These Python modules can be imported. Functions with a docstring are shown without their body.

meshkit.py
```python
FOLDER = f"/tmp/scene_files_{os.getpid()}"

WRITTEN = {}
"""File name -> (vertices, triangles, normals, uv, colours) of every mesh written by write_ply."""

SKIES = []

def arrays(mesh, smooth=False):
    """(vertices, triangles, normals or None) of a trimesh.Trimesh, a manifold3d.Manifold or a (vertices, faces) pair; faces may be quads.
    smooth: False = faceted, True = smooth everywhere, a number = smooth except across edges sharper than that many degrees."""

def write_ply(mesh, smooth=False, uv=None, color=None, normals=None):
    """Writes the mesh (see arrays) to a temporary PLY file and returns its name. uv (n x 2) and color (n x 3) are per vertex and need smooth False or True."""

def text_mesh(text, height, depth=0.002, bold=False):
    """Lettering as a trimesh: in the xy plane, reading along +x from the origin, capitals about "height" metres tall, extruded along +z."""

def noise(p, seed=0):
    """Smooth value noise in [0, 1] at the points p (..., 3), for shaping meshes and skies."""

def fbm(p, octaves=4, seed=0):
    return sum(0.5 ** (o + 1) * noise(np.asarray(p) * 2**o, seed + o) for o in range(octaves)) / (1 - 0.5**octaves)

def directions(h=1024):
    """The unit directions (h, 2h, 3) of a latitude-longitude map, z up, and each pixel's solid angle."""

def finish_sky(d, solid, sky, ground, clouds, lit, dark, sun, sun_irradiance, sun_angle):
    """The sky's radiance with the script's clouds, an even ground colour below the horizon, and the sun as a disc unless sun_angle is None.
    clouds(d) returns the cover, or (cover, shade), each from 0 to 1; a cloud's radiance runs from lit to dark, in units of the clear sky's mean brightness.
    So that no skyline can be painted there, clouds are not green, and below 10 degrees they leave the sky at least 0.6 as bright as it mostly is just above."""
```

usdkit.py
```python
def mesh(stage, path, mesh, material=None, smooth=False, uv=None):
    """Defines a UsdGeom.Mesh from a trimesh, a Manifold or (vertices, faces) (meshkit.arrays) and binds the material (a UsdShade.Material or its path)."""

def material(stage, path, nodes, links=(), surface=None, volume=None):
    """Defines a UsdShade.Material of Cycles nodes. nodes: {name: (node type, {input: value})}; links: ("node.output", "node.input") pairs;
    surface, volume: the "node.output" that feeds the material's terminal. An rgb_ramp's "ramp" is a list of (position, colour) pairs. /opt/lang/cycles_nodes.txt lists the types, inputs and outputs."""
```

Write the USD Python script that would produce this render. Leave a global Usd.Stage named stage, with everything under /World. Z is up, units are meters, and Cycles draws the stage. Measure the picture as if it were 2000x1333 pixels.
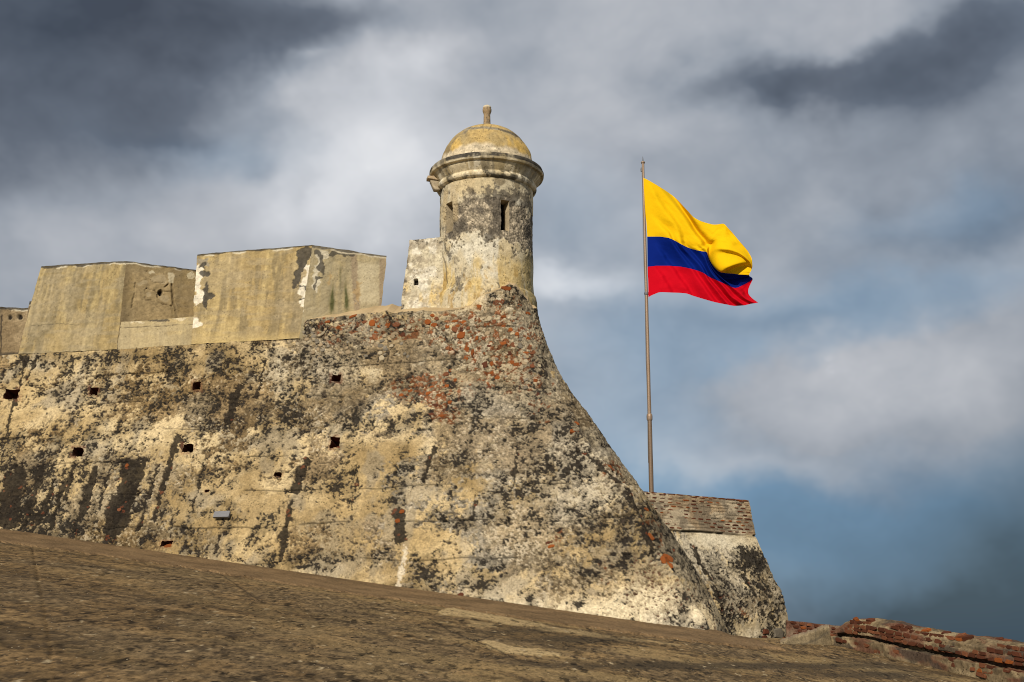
import math, numpy as np, trimesh, usdkit
from pxr import Usd, UsdGeom, UsdLux, UsdShade, Gf, Sdf, Vt
from scipy.spatial import cKDTree

# ------------------------------------------------------------------ stage, camera, sky, sun
stage = Usd.Stage.CreateInMemory()
UsdGeom.SetStageUpAxis(stage, UsdGeom.Tokens.z)
UsdGeom.SetStageMetersPerUnit(stage, 1.0)
UsdGeom.Xform.Define(stage, '/World')
UsdGeom.Scope.Define(stage, '/World/Looks')

F, CX, CY, PITCH = 2500.0, 1000.0, 666.5, math.radians(13.7)
EYE = np.array([0.0, 0.0, 1.6])
EXPOSURE = 0.28
SUN_INTENSITY, SKY_STRENGTH = 1.08, 0.08
SUN_DIR = np.array([-0.27, -0.78, 0.52]); SUN_DIR /= np.linalg.norm(SUN_DIR)

cam = UsdGeom.Camera.Define(stage, '/World/camera')
cam.CreateHorizontalApertureAttr(36.0)
cam.CreateVerticalApertureAttr(36.0 * 1333 / 2000)
cam.CreateFocalLengthAttr(36.0 * F / 2000)
cam.CreateClippingRangeAttr(Gf.Vec2f(0.1, 20000))
cam.CreateExposureAttr(EXPOSURE)
cam.AddTranslateOp().Set(Gf.Vec3d(*EYE))
cam.AddRotateXOp().Set(90 + math.degrees(PITCH))

CP, SP = math.cos(PITCH), math.sin(PITCH)


def ray(px, py):
    u, v = (np.asarray(px, float) - CX) / F, (CY - np.asarray(py, float)) / F
    return np.stack(np.broadcast_arrays(u, CP - v * SP, SP + v * CP), -1)


def at(px, py, Y):
    r = ray(px, py)
    return EYE + r * (np.asarray(Y, float) / r[..., 1])[..., None]


def proj(P):
    d = np.asarray(P, float) - EYE
    fw, up = d[..., 1] * CP + d[..., 2] * SP, -d[..., 1] * SP + d[..., 2] * CP
    return CX + F * d[..., 0] / fw, CY - F * up / fw


def z_at(py, Y, px=1000.0):
    return at(px, py, Y)[..., 2]


# sky: physical sky with broken cloud mixed in
SUN_EL, SUN_ROT = math.asin(SUN_DIR[2]), math.atan2(SUN_DIR[0], SUN_DIR[1])
_n, _l, _c = {}, [], [0]


def node(kind, _pre='n', **inp):
    _c[0] += 1
    name = f'{_pre}{_c[0]}'
    vals = {}
    for k, v in inp.items():
        if isinstance(v, str) and '.' in v and v.split('.')[0] in _n:
            _l.append((v, f'{name}.{k}'))
        else:
            vals[k] = v
    _n[name] = (kind, vals)
    return name


def M(op, a, b=0.0, c=0.0, clamp=False):
    return node('math', math_type=op, value1=a, value2=b, value3=c, use_clamp=clamp) + '.value'


def sky_material():
    _n.clear(); _l.clear()
    tc = node('texture_coordinate')
    d = tc + '.generated'
    sep = node('separate_xyz', vector=d)
    x, y, z = sep + '.x', sep + '.y', sep + '.z'
    az, el = M('arctan2', x, y), M('arcsine', z)
    # flattened coordinates so that clouds stretch along the horizon
    mp = node('mapping', vector=d, scale=(1.0, 1.0, 1.25))
    w1 = node('noise_texture', vector=mp + '.vector', scale=5.0, detail=5.0, roughness=0.55)
    ws = node('separate_color', color=w1 + '.color')
    azw = M('multiply_add', M('subtract', ws + '.r', 0.5), 0.20, az)
    elw = M('multiply_add', M('subtract', ws + '.g', 0.5), 0.16, el)
    big = node('noise_texture', vector=mp + '.vector', scale=2.3, detail=3.0, roughness=0.5, distortion=0.3)
    mid = node('noise_texture', vector=mp + '.vector', scale=9.0, detail=6.0, roughness=0.52, distortion=0.25)

    def blob(px, py, rx, ry, wt):
        r = ray(px, py); r = r / np.linalg.norm(r)
        a0, e0 = math.atan2(r[0], r[1]), math.asin(r[2])
        da = M('divide', M('subtract', azw, a0), rx / F)
        de = M('divide', M('subtract', elw, e0), ry / F)
        q = M('add', M('multiply', da, da), M('multiply', de, de))
        return M('multiply', M('exponent', M('multiply', q, -1.0)), wt)

    def total(base, blobs):
        t = base
        for b in blobs:
            t = M('add', t, blob(*b))
        return t
    puff = node('voronoi_texture', feature='smooth_f1', vector=node('vector_math', math_type='add', vector1=mp + '.vector', vector2=node('vector_math', math_type='scale', vector1=w1 + '.color', scale=0.10) + '.vector') + '.vector',
                scale=11.0, detail=3.0, roughness=0.55, smoothness=0.35)
    noise = M('add', M('multiply', M('subtract', big + '.fac', 0.5), 0.42), M('multiply', M('subtract', mid + '.fac', 0.5), 0.30))
    noise = M('add', noise, M('multiply', M('subtract', 0.42, puff + '.distance'), 0.11))
    light = total(M('add', noise, 0.61), [
        (60, 30, 520, 230, -0.42), (520, 30, 330, 90, -0.30), (-150, 300, 330, 200, -0.26), (760, 10, 160, 40, -0.12), (60, 500, 200, 70, 0.08),
        (640, 240, 150, 130, 0.20), (590, 410, 240, 130, 0.25), (330, 310, 200, 60, 0.0), (790, 330, 120, 200, 0.16),
        (820, 110, 140, 80, 0.10), (100, 560, 200, 60, 0.0), (530, 195, 60, 30, 0.10), (620, 122, 35, 12, 0.12),
        (300, 265, 70, 30, -0.10), (455, 335, 45, 30, -0.12), (565, 405, 30, 40, -0.10), (280, 330, 30, 50, -0.06),
        (1560, 112, 230, 64, -0.27), (1860, 110, 260, 80, -0.27), (1260, 90, 170, 80, 0.08), (900, 130, 130, 70, 0.13), (1570, 125, 170, 50, -0.10), (1260, 210, 160, 90, 0.07), (1200, 400, 120, 80, 0.05), (1740, 30, 150, 26, 0.10),
        (1060, 160, 110, 40, -0.10), (1950, 330, 220, 240, -0.20), (1500, 300, 260, 120, -0.06), (1330, 430, 220, 60, -0.04),
        (1560, 740, 200, 60, 0.10), (1830, 715, 200, 60, 0.03), (1480, 865, 240, 44, 0.15), (1120, 565, 120, 45, 0.38),
        (1700, 420, 130, 50, 0.06), (1900, 480, 100, 40, -0.12), (1500, 620, 300, 30, -0.10), (1750, 880, 200, 60, -0.08), (1720, 1010, 350, 90, -0.26), (1400, 960, 200, 80, -0.06)])
    bil = M('subtract', 0.95, M('multiply', puff + '.distance', 1.0))
    edge = node('map_range', range_type='smoothstep', value=M('add', bil, M('multiply', M('subtract', mid + '.fac', 0.5), 0.9)), from_min=0.50, from_max=0.66, to_min=-0.5, to_max=0.5)
    where = total(0.22, [(430, 310, 230, 150, 0.8), (1600, 760, 380, 100, 0.7), (1130, 560, 150, 60, 0.7), (1450, 90, 200, 70, 0.6), (1720, 480, 200, 90, 0.6)])
    light = M('add', light, M('multiply', M('multiply', edge + '.result', where), 0.10))
    blue = total(M('multiply_add', M('subtract', big + '.fac', 0.5), -0.5, 0.05), [
        (1250, 700, 220, 130, 0.50), (1250, 950, 300, 130, 0.62), (1700, 1010, 420, 120, 1.0), (1850, 1180, 400, 130, 1.0),
        (1800, 590, 260, 50, 0.45), (1560, 600, 220, 60, 0.30), (1880, 440, 130, 60, 0.45), (1180, 430, 160, 90, 0.22),
        (1560, 745, 190, 56, -0.45), (1850, 725, 190, 66, -0.45), (400, 300, 140, 60, 0.25), (1480, 860, 220, 36, -0.25), (1420, 690, 50, 30, 0.25)])
    low = total(0.0, [(1930, 1250, 520, 190, 1.0), (1640, 1210, 220, 90, 0.35), (2080, 1000, 240, 220, 0.5)])
    K = 1.0 / SKY_STRENGTH * CLOUD_GAIN
    ramp = node('rgb_ramp', fac=light, ramp=[(0.0, (0.045, 0.055, 0.075)), (0.22, (0.10, 0.118, 0.15)), (0.45, (0.24, 0.265, 0.305)),
                                             (0.62, (0.37, 0.385, 0.415)), (0.80, (0.52, 0.53, 0.555)), (1.0, (0.68, 0.68, 0.69))])
    bramp = node('rgb_ramp', fac=light, ramp=[(0.0, (0.06, 0.115, 0.18)), (0.35, (0.125, 0.215, 0.32)), (0.7, (0.24, 0.35, 0.46)), (1.0, (0.45, 0.53, 0.60))])
    cloud = node('mix_color', fac=M('add', blue, 0.0, clamp=True), a=ramp + '.color', b=bramp + '.color')
    storm = node('mix_color', fac=M('multiply', low, 0.88, clamp=True), a=cloud + '.result', b=(0.033, 0.058, 0.083))
    scaled = node('vector_math', math_type='scale', vector1=storm + '.result', scale=K)
    sky = node('sky_texture', sky_type='single_scattering', sun_disc=False, sun_elevation=SUN_EL, sun_rotation=SUN_ROT, aerosol_density=1.5)
    cover = M('subtract', 0.985, M('multiply', blue, 0.03, clamp=True))
    mix = node('mix_color', fac=cover, a=sky + '.color', b=scaled + '.vector')
    bg = node('background_shader', color=mix + '.result', strength=SKY_STRENGTH)
    return usdkit.material(stage, '/World/Looks/sky', dict(_n), list(_l), surface=bg + '.background')


CLOUD_GAIN = 1.06
dome = UsdLux.DomeLight.Define(stage, '/World/sky')
UsdShade.MaterialBindingAPI.Apply(dome.GetPrim()).Bind(sky_material())
dome.GetPrim().SetCustomDataByKey('kind', 'structure')

sun = UsdLux.DistantLight.Define(stage, '/World/sun')
sun.CreateIntensityAttr(SUN_INTENSITY)
sun.CreateNormalizeAttr(True)
sun.CreateAngleAttr(0.5)
sun.CreateColorAttr(Gf.Vec3f(1.0, 0.90, 0.74))
_q = Gf.Rotation(Gf.Vec3d(0, 0, 1), Gf.Vec3d(*map(float, SUN_DIR))).GetQuat()
sun.AddOrientOp(UsdGeom.XformOp.PrecisionDouble).Set(Gf.Quatd(_q))

# ------------------------------------------------------------------ helpers
rng = np.random.default_rng(7)
_names = {}


def numbered(path):
    k = _names.get(path, 0)
    _names[path] = k + 1
    return path if k == 0 else f'{path}_{k:03d}'


def tag(prim, label=None, category=None, group=None, kind=None):
    for k, v in (('label', label), ('category', category), ('group', group), ('kind', kind)):
        if v:
            prim.SetCustomDataByKey(k, v)
    return prim


def thing(name, label, category, group=None, loc=(0, 0, 0)):
    x = UsdGeom.Xform.Define(stage, numbered('/World/' + name))
    x.AddTranslateOp().Set(Gf.Vec3d(*map(float, loc)))
    tag(x.GetPrim(), label, category, group)
    x.loc = np.array(loc, float)
    return x


class Part:
    def __init__(self, prim, loc):
        self.prim, self.loc = prim, loc

    def GetPath(self):
        return self.prim.GetPath()


def obj(name, mesh, mat, parent=None, col=None, smooth=False, label=None, kind=None):
    """One Mesh prim; world-space vertices, stored relative to the parent thing."""
    base = '/World' if parent is None else str(parent.GetPath())
    loc = np.zeros(3) if parent is None else parent.loc
    if isinstance(mesh, trimesh.Trimesh):
        mesh = (np.array(mesh.vertices), np.array(mesh.faces))
    v, f = mesh
    m = usdkit.mesh(stage, numbered(base + '/' + name), (np.asarray(v) - loc, f), mat, smooth=smooth)
    if col is not None:
        UsdGeom.PrimvarsAPI(m).CreatePrimvar('col', Sdf.ValueTypeNames.Color3fArray, 'vertex').Set(Vt.Vec3fArray.FromNumpy(np.asarray(col, np.float32)))
    tag(m.GetPrim(), label, None, None, kind)
    return Part(m.GetPrim(), loc)


def _h(ix, iy, seed):
    n = (ix * 374761393 + iy * 668265263 + seed * 1442695041) & 0xFFFFFFFF
    n = ((n ^ (n >> 13)) * 1274126177) & 0xFFFFFFFF
    n = ((n ^ (n >> 16)) * 2246822519) & 0xFFFFFFFF
    return ((n ^ (n >> 15)) & 0xFFFFFF) / 16777215.0


def noise2(x, y, seed=0):
    x, y = np.asarray(x, float), np.asarray(y, float)
    ix, iy = np.floor(x).astype(np.int64), np.floor(y).astype(np.int64)
    tx, ty = x - ix, y - iy
    tx, ty = tx * tx * tx * (tx * (6 * tx - 15) + 10), ty * ty * ty * (ty * (6 * ty - 15) + 10)
    a, b, c, d = _h(ix, iy, seed), _h(ix + 1, iy, seed), _h(ix, iy + 1, seed), _h(ix + 1, iy + 1, seed)
    return (a * (1 - tx) + b * tx) * (1 - ty) + (c * (1 - tx) + d * tx) * ty


def fbm2(x, y, octaves=4, seed=0, rough=0.5):
    out, amp, tot, k = 0, 1.0, 0.0, 1.0
    ca, sa = math.cos(0.6), math.sin(0.6)
    for o in range(octaves):
        out = out + amp * noise2(x * k, y * k, seed + o * 17)
        tot += amp
        amp *= rough
        x, y = ca * x - sa * y + 13.7, sa * x + ca * y + 5.1
        k *= 2.03
    return out / tot


def sstep(a, b, x):
    t = np.clip((x - a) / (b - a), 0, 1)
    return t * t * (3 - 2 * t)


def mixc(c, k, m):
    m = np.asarray(m)[..., None]
    return c * (1 - m) + np.asarray(k) * m


def blob(x, y, cx, cy, rx, ry):
    return np.exp(-(((x - cx) / rx) ** 2 + ((y - cy) / ry) ** 2))


def seg_dist(x, y, pts):
    """distance to a polyline and position along it (0..1)"""
    best, par = np.full(np.shape(x), 1e9), np.zeros(np.shape(x))
    n = len(pts) - 1
    for i in range(n):
        (ax, ay), (bx, by) = pts[i], pts[i + 1]
        dx, dy = bx - ax, by - ay
        t = np.clip(((x - ax) * dx + (y - ay) * dy) / (dx * dx + dy * dy), 0, 1)
        d = np.hypot(x - ax - t * dx, y - ay - t * dy)
        k = d < best
        best = np.where(k, d, best)
        par = np.where(k, (i + t) / n, par)
    return best, par


def cells(x, y, size, seed, jitter=1.0):
    """Worley cells: (distance to the cell edge in units of size, random of the cell, second random)"""
    gx, gy = x / size, y / size
    ix, iy = np.floor(gx).astype(np.int64), np.floor(gy).astype(np.int64)
    d1 = np.full(gx.shape, 9.0); d2 = np.full(gx.shape, 9.0)
    r1 = np.zeros(gx.shape); r2 = np.zeros(gx.shape)
    for ox in (-1, 0, 1):
        for oy in (-1, 0, 1):
            cx, cy = ix + ox, iy + oy
            qx = cx + 0.5 + jitter * (_h(cx, cy, seed) - 0.5)
            qy = cy + 0.5 + jitter * (_h(cx, cy, seed + 1) - 0.5)
            d = np.hypot(gx - qx, gy - qy)
            n = d < d1
            d2 = np.where(n, d1, np.minimum(d2, d))
            r1 = np.where(n, _h(cx, cy, seed + 2), r1)
            r2 = np.where(n, _h(cx, cy, seed + 3), r2)
            d1 = np.where(n, d, d1)
    return d2 - d1, r1, r2, d1


def grid_faces(nr, nc, keep=None):
    i, j = np.meshgrid(np.arange(nr - 1), np.arange(nc - 1), indexing='ij')
    a = i * nc + j
    q = np.stack([a, a + 1, a + nc + 1, a + nc], -1)
    if keep is not None:
        q = q[keep]
    q = q.reshape(-1, 4)
    return np.vstack([q[:, [0, 1, 2]], q[:, [0, 2, 3]]])


def grid_normals(P):
    du, dv = np.gradient(P, axis=1), np.gradient(P, axis=0)
    n = np.cross(du, dv)
    return n / (np.linalg.norm(n, axis=-1, keepdims=True) + 1e-12)


def prune(V, Fc, *att):
    u, inv = np.unique(Fc, return_inverse=True)
    return (V[u], inv.reshape(Fc.shape)) + tuple(a[u] for a in att)


def niche(P, removed, shift, back=True):
    """The walls of a hole: boundary edges of the removed cells pushed inward by shift; closed by the removed cells themselves."""
    nr, nc = P.shape[:2]
    verts, faces, index = [], [], {}

    def vid(i, j, s):
        k = (i, j, s)
        if k not in index:
            index[k] = len(verts)
            verts.append(P[i, j] + shift * s)
        return index[k]
    for i, j in zip(*np.nonzero(removed)):
        for (di, dj, e0, e1) in ((-1, 0, (0, 0), (0, 1)), (1, 0, (1, 1), (1, 0)), (0, -1, (1, 0), (0, 0)), (0, 1, (0, 1), (1, 1))):
            a, b = i + di, j + dj
            if not (0 <= a < removed.shape[0] and 0 <= b < removed.shape[1] and removed[a, b]):
                p, q = (i + e0[0], j + e0[1]), (i + e1[0], j + e1[1])
                faces.append([vid(*p, 0), vid(*q, 0), vid(*q, 1), vid(*p, 1)])
        if back:
            faces.append([vid(i, j, 1), vid(i, j + 1, 1), vid(i + 1, j + 1, 1), vid(i + 1, j, 1)])
    f = np.array(faces)
    return np.array(verts), np.vstack([f[:, [0, 1, 2]], f[:, [0, 2, 3]]])


# ------------------------------------------------------------------ materials
def masonry(name, rough=0.92, bump=0.35, bscale=55.0, grain=0.5, gscale=26.0, pores=0.6, light=0.0, stretch=(1.0, 1.0, 1.0)):
    _n.clear(); _l.clear()
    a = node('attribute', attribute='col')
    g = node('mapping', vector=node('texture_coordinate') + '.object', scale=stretch)
    n1 = node('noise_texture', vector=g + '.vector', scale=bscale, detail=4.0, roughness=0.65)
    nA = node('noise_texture', vector=g + '.vector', scale=gscale, detail=4.0, roughness=0.75)
    nB = node('noise_texture', vector=g + '.vector', scale=gscale * 0.16, detail=3.0, roughness=0.6)
    vo = node('voronoi_texture', vector=node('vector_math', math_type='add', vector1=g + '.vector', vector2=node('vector_math', math_type='scale', vector1=nA + '.color', scale=0.5 / gscale) + '.vector') + '.vector', scale=gscale * 0.75)
    k = M('multiply_add', M('subtract', nA + '.fac', 0.5), grain * 3.4, 1.0)
    k = M('maximum', k, 0.22)
    dot = node('map_range', range_type='smoothstep', value=vo + '.distance', from_min=0.34, from_max=0.16, to_min=0.0, to_max=1.0)
    dense = node('map_range', range_type='smoothstep', value=nB + '.fac', from_min=0.44, from_max=0.60, to_min=0.0, to_max=1.0)
    pr = M('multiply', M('multiply', dot + '.result', dense + '.result'), pores)
    k = M('multiply', k, M('subtract', 1.0, pr))
    c = node('vector_math', math_type='scale', vector1=a + '.color', scale=k)
    out = c + '.vector'
    if light:
        v2 = node('voronoi_texture', vector=g + '.vector', scale=gscale * 1.3)
        sc = node('separate_color', color=v2 + '.color')
        fl = M('multiply', M('less_than', v2 + '.distance', 0.22), M('greater_than', sc + '.r', 1.0 - light))
        out = node('mix_color', fac=fl, a=out, b=(0.30, 0.25, 0.17)) + '.result'
    b = node('bump', height=M('subtract', n1 + '.fac', M('multiply', pr, 1.2)), strength=bump, distance=0.02)
    p = node('principled_bsdf', base_color=out, roughness=rough, normal=b + '.normal', specular_ior_level=0.08)
    return usdkit.material(stage, '/World/Looks/' + name, dict(_n), list(_l), surface=p + '.BSDF')


def plain(name, color, rough=0.85, metallic=0.0, bump=0.3, bscale=40.0, vary=0.3, random=0.25):
    _n.clear(); _l.clear()
    g = node('texture_coordinate')
    oi = node('object_info')
    n1 = node('noise_texture', vector=g + '.object', scale=bscale, detail=4.0, roughness=0.6)
    k = M('multiply_add', M('subtract', n1 + '.fac', 0.5), vary * 2.0, 1.0)
    k2 = M('multiply', k, M('multiply_add', M('subtract', oi + '.random', 0.5), random * 2.0, 1.0))
    c = node('vector_math', math_type='scale', vector1=color, scale=k2)
    b = node('bump', height=n1 + '.fac', strength=bump, distance=0.01)
    p = node('principled_bsdf', base_color=c + '.vector', roughness=rough, metallic=metallic, normal=b + '.normal', specular_ior_level=0.12)
    return usdkit.material(stage, '/World/Looks/' + name, dict(_n), list(_l), surface=p + '.BSDF')


def cloth(name, color):
    _n.clear(); _l.clear()
    g = node('texture_coordinate')
    n1 = node('noise_texture', vector=g + '.object', scale=7.0, detail=5.0, roughness=0.6)
    b = node('bump', height=n1 + '.fac', strength=0.25, distance=0.03)
    p = node('principled_bsdf', base_color=color, roughness=0.8, normal=b + '.normal', specular_ior_level=0.05)
    t = node('translucent_bsdf', color=color)
    m = node('mix_closure', fac=0.22, closure1=p + '.BSDF', closure2=t + '.BSDF')
    return usdkit.material(stage, '/World/Looks/' + name, dict(_n), list(_l), surface=m + '.closure')


STONE = masonry('weathered_masonry')
PLASTER = masonry('lime_plaster', bump=0.25, grain=0.26, gscale=22.0, pores=0.30)
TOWERMAT = masonry('lime_wash', bump=0.3, grain=0.36, gscale=24.0, pores=0.55)
GROUNDMAT = masonry('worn_concrete', bump=0.3, bscale=38.0, grain=0.62, gscale=30.0, pores=0.75, light=0.045, stretch=(1.0, 0.38, 0.6))
GRAVEL = masonry('gravel', bump=0.4, bscale=40.0, grain=0.6, gscale=26.0, pores=0.6, light=0.08, stretch=(1.0, 0.5, 0.7))
BRICKS = [plain(f'red_brick_{w}', c) for w, c in (('orange', (0.172, 0.049, 0.0115)), ('dark', (0.066, 0.022, 0.011)), ('dull', (0.115, 0.043, 0.020)))]
STONES = [plain(f'rubble_{w}', c) for w, c in (('pale', (0.26, 0.215, 0.145)), ('grey', (0.15, 0.13, 0.10)), ('tan', (0.23, 0.175, 0.11)))]
HOLE = plain('putlog_brick', (0.11, 0.036, 0.018))
METAL = plain('pole_metal', (0.20, 0.145, 0.105), rough=0.5, metallic=0.35, vary=0.3)
GREYMETAL = plain('grey_metal', (0.13, 0.13, 0.14), rough=0.6, metallic=0.3)

# ------------------------------------------------------------------ the bastion: outline and batter profile
CORNER = at(585, 660, 28.0)
Z0 = CORNER[2]
_r = ray(35, 692)
LEFT = EYE + _r * ((Z0 - EYE[2]) / _r[2])
dN = (CORNER - LEFT)[:2]; dN /= np.linalg.norm(dN)          # along the left face, towards the salient
nL = np.array([dN[1], -dN[0]])                              # outward
dR = np.array([0.005, 1.0]); dR /= np.linalg.norm(dR)     # along the hidden right face
nR = np.array([dR[1], -dR[0]])
FIL0, FIL1 = 0.75, 0.16

SIL = np.array([(1042, 602), (1058, 645), (1075, 690), (1095, 735), (1120, 772), (1150, 810), (1185, 858), (1215, 900), (1250, 950), (1290, 1010), (1330, 1065), (1365, 1120), (1400, 1185), (1428, 1243), (1450, 1300)], float)


def corner_at(o, K0):
    # intersection of the two offset lines through K0
    A = np.stack([nL, nR])
    return K0 + np.linalg.solve(A, np.array([o, o]))


def outline(o, K0, s_left, n_arc=40):
    """tangent points and arc of the outline at offset o"""
    K = corner_at(o, K0)
    r = FIL0 + FIL1 * max(o, 0)
    c = K - np.linalg.solve(np.stack([nL, nR]), np.array([r, r]))
    a0, a1 = math.atan2(nL[1], nL[0]), math.atan2(nR[1], nR[0])
    th = np.linspace(a0, a1, n_arc)
    return c + r * np.stack([np.cos(th), np.sin(th)], -1)


def sil_point(o, K0):
    arc = outline(o, K0, 0)
    return arc[np.argmax(arc[:, 0] / arc[:, 1])]


def sil_z(o, K0):
    """height at which the silhouette of offset o meets the photographed edge"""
    p = sil_point(o, K0)
    lo, hi = 600.0, 1300.0
    g = lambda y: proj(np.array([p[0], p[1], z_at(y, p[1])]))[0] - np.interp(y, SIL[:, 1], SIL[:, 0])
    for _ in range(50):
        m = (lo + hi) / 2
        if g(m) > 0: lo = m
        else: hi = m
    return z_at((lo + hi) / 2, p[1])


# the salient's place at offset 0: its silhouette meets the photographed edge at the joint height
lo, hi = 2.0, 9.0
for _ in range(50):
    L = (lo + hi) / 2
    if sil_z(0.0, CORNER[:2] + dN * L) > Z0: lo = L
    else: hi = L
K0 = CORNER[:2] + dN * L
_o = np.linspace(-0.35, 5.5, 118)
_z = np.array([sil_z(o, K0) for o in _o])
ok = (_z < z_at(604, 26)) & (_z > z_at(1298, 20))
_o, _z = _o[ok], _z[ok]
_zz = np.linspace(Z0 + 2.6, -1.5, 400)
srt = np.argsort(_z)
_base = np.interp(_zz, _z[srt], _o[srt])
top_o, top_z = _o[np.argmax(_z)], _z.max()
bot_o, bot_z = _o[np.argmin(_z)], _z.min()
_base = np.where(_zz > top_z, top_o - (_zz - top_z) * 0.20, _base)
_base = np.where(_zz < bot_z, bot_o + (bot_z - _zz) * 0.45, _base)
_k = np.ones(13) / 13
_base = np.convolve(np.pad(_base, 6, mode='edge'), _k, 'valid')


def off(z):
    return np.interp(-np.asarray(z, float), -_zz, _base)



def on_face(px, py, proud=0.0):
    """where the ray through a point of the picture meets the left face (or the parapet standing flush on it)"""
    lo, hi = 14.0, 40.0
    g = lambda Y: (at(px, py, Y)[:2] - CORNER[:2]) @ nL - float(off(at(px, py, Y)[2])) - proud
    for _ in range(60):
        m = (lo + hi) / 2
        if g(m) > 0: lo = m
        else: hi = m
    return at(px, py, (lo + hi) / 2)


# ------------------------------------------------------------------ ground
GB, GC = -0.122, 0.1031


def smin(a, b, k):
    h = np.clip(0.5 + 0.5 * (b - a) / k, 0, 1)
    return b * (1 - h) + a * h - k * h * (1 - h)


def ground_z(X, Y):
    X, Y = np.asarray(X, float), np.asarray(Y, float)
    z = GB * X + GC * Y
    z = smin(z, 1.88 + np.maximum(0, 3.9 - X) * 0.6, 0.12)
    return z


def on_ground(px, py):
    r = ray(px, py)
    lo, hi = np.full(np.shape(px), 3.0), np.full(np.shape(px), 30.0)
    for _ in range(60):
        m = (lo + hi) / 2
        P = EYE + r * (m / r[..., 1])[..., None]
        above = P[..., 2] > ground_z(P[..., 0], P[..., 1])
        lo, hi = np.where(above, m, lo), np.where(above, hi, m)
    return EYE + r * (lo / r[..., 1])[..., None]


def spaced(*runs):
    out = []
    for a, b, d in runs:
        out.append(np.arange(a, b, d))
    return np.concatenate(out + [[runs[-1][1]]])


STRIP = np.array([(-260, 1018), (0, 1060), (150, 1080), (300, 1101), (500, 1132), (700, 1163), (900, 1192), (1100, 1221), (1300, 1248), (1420, 1262), (1540, 1272)], float)


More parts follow.
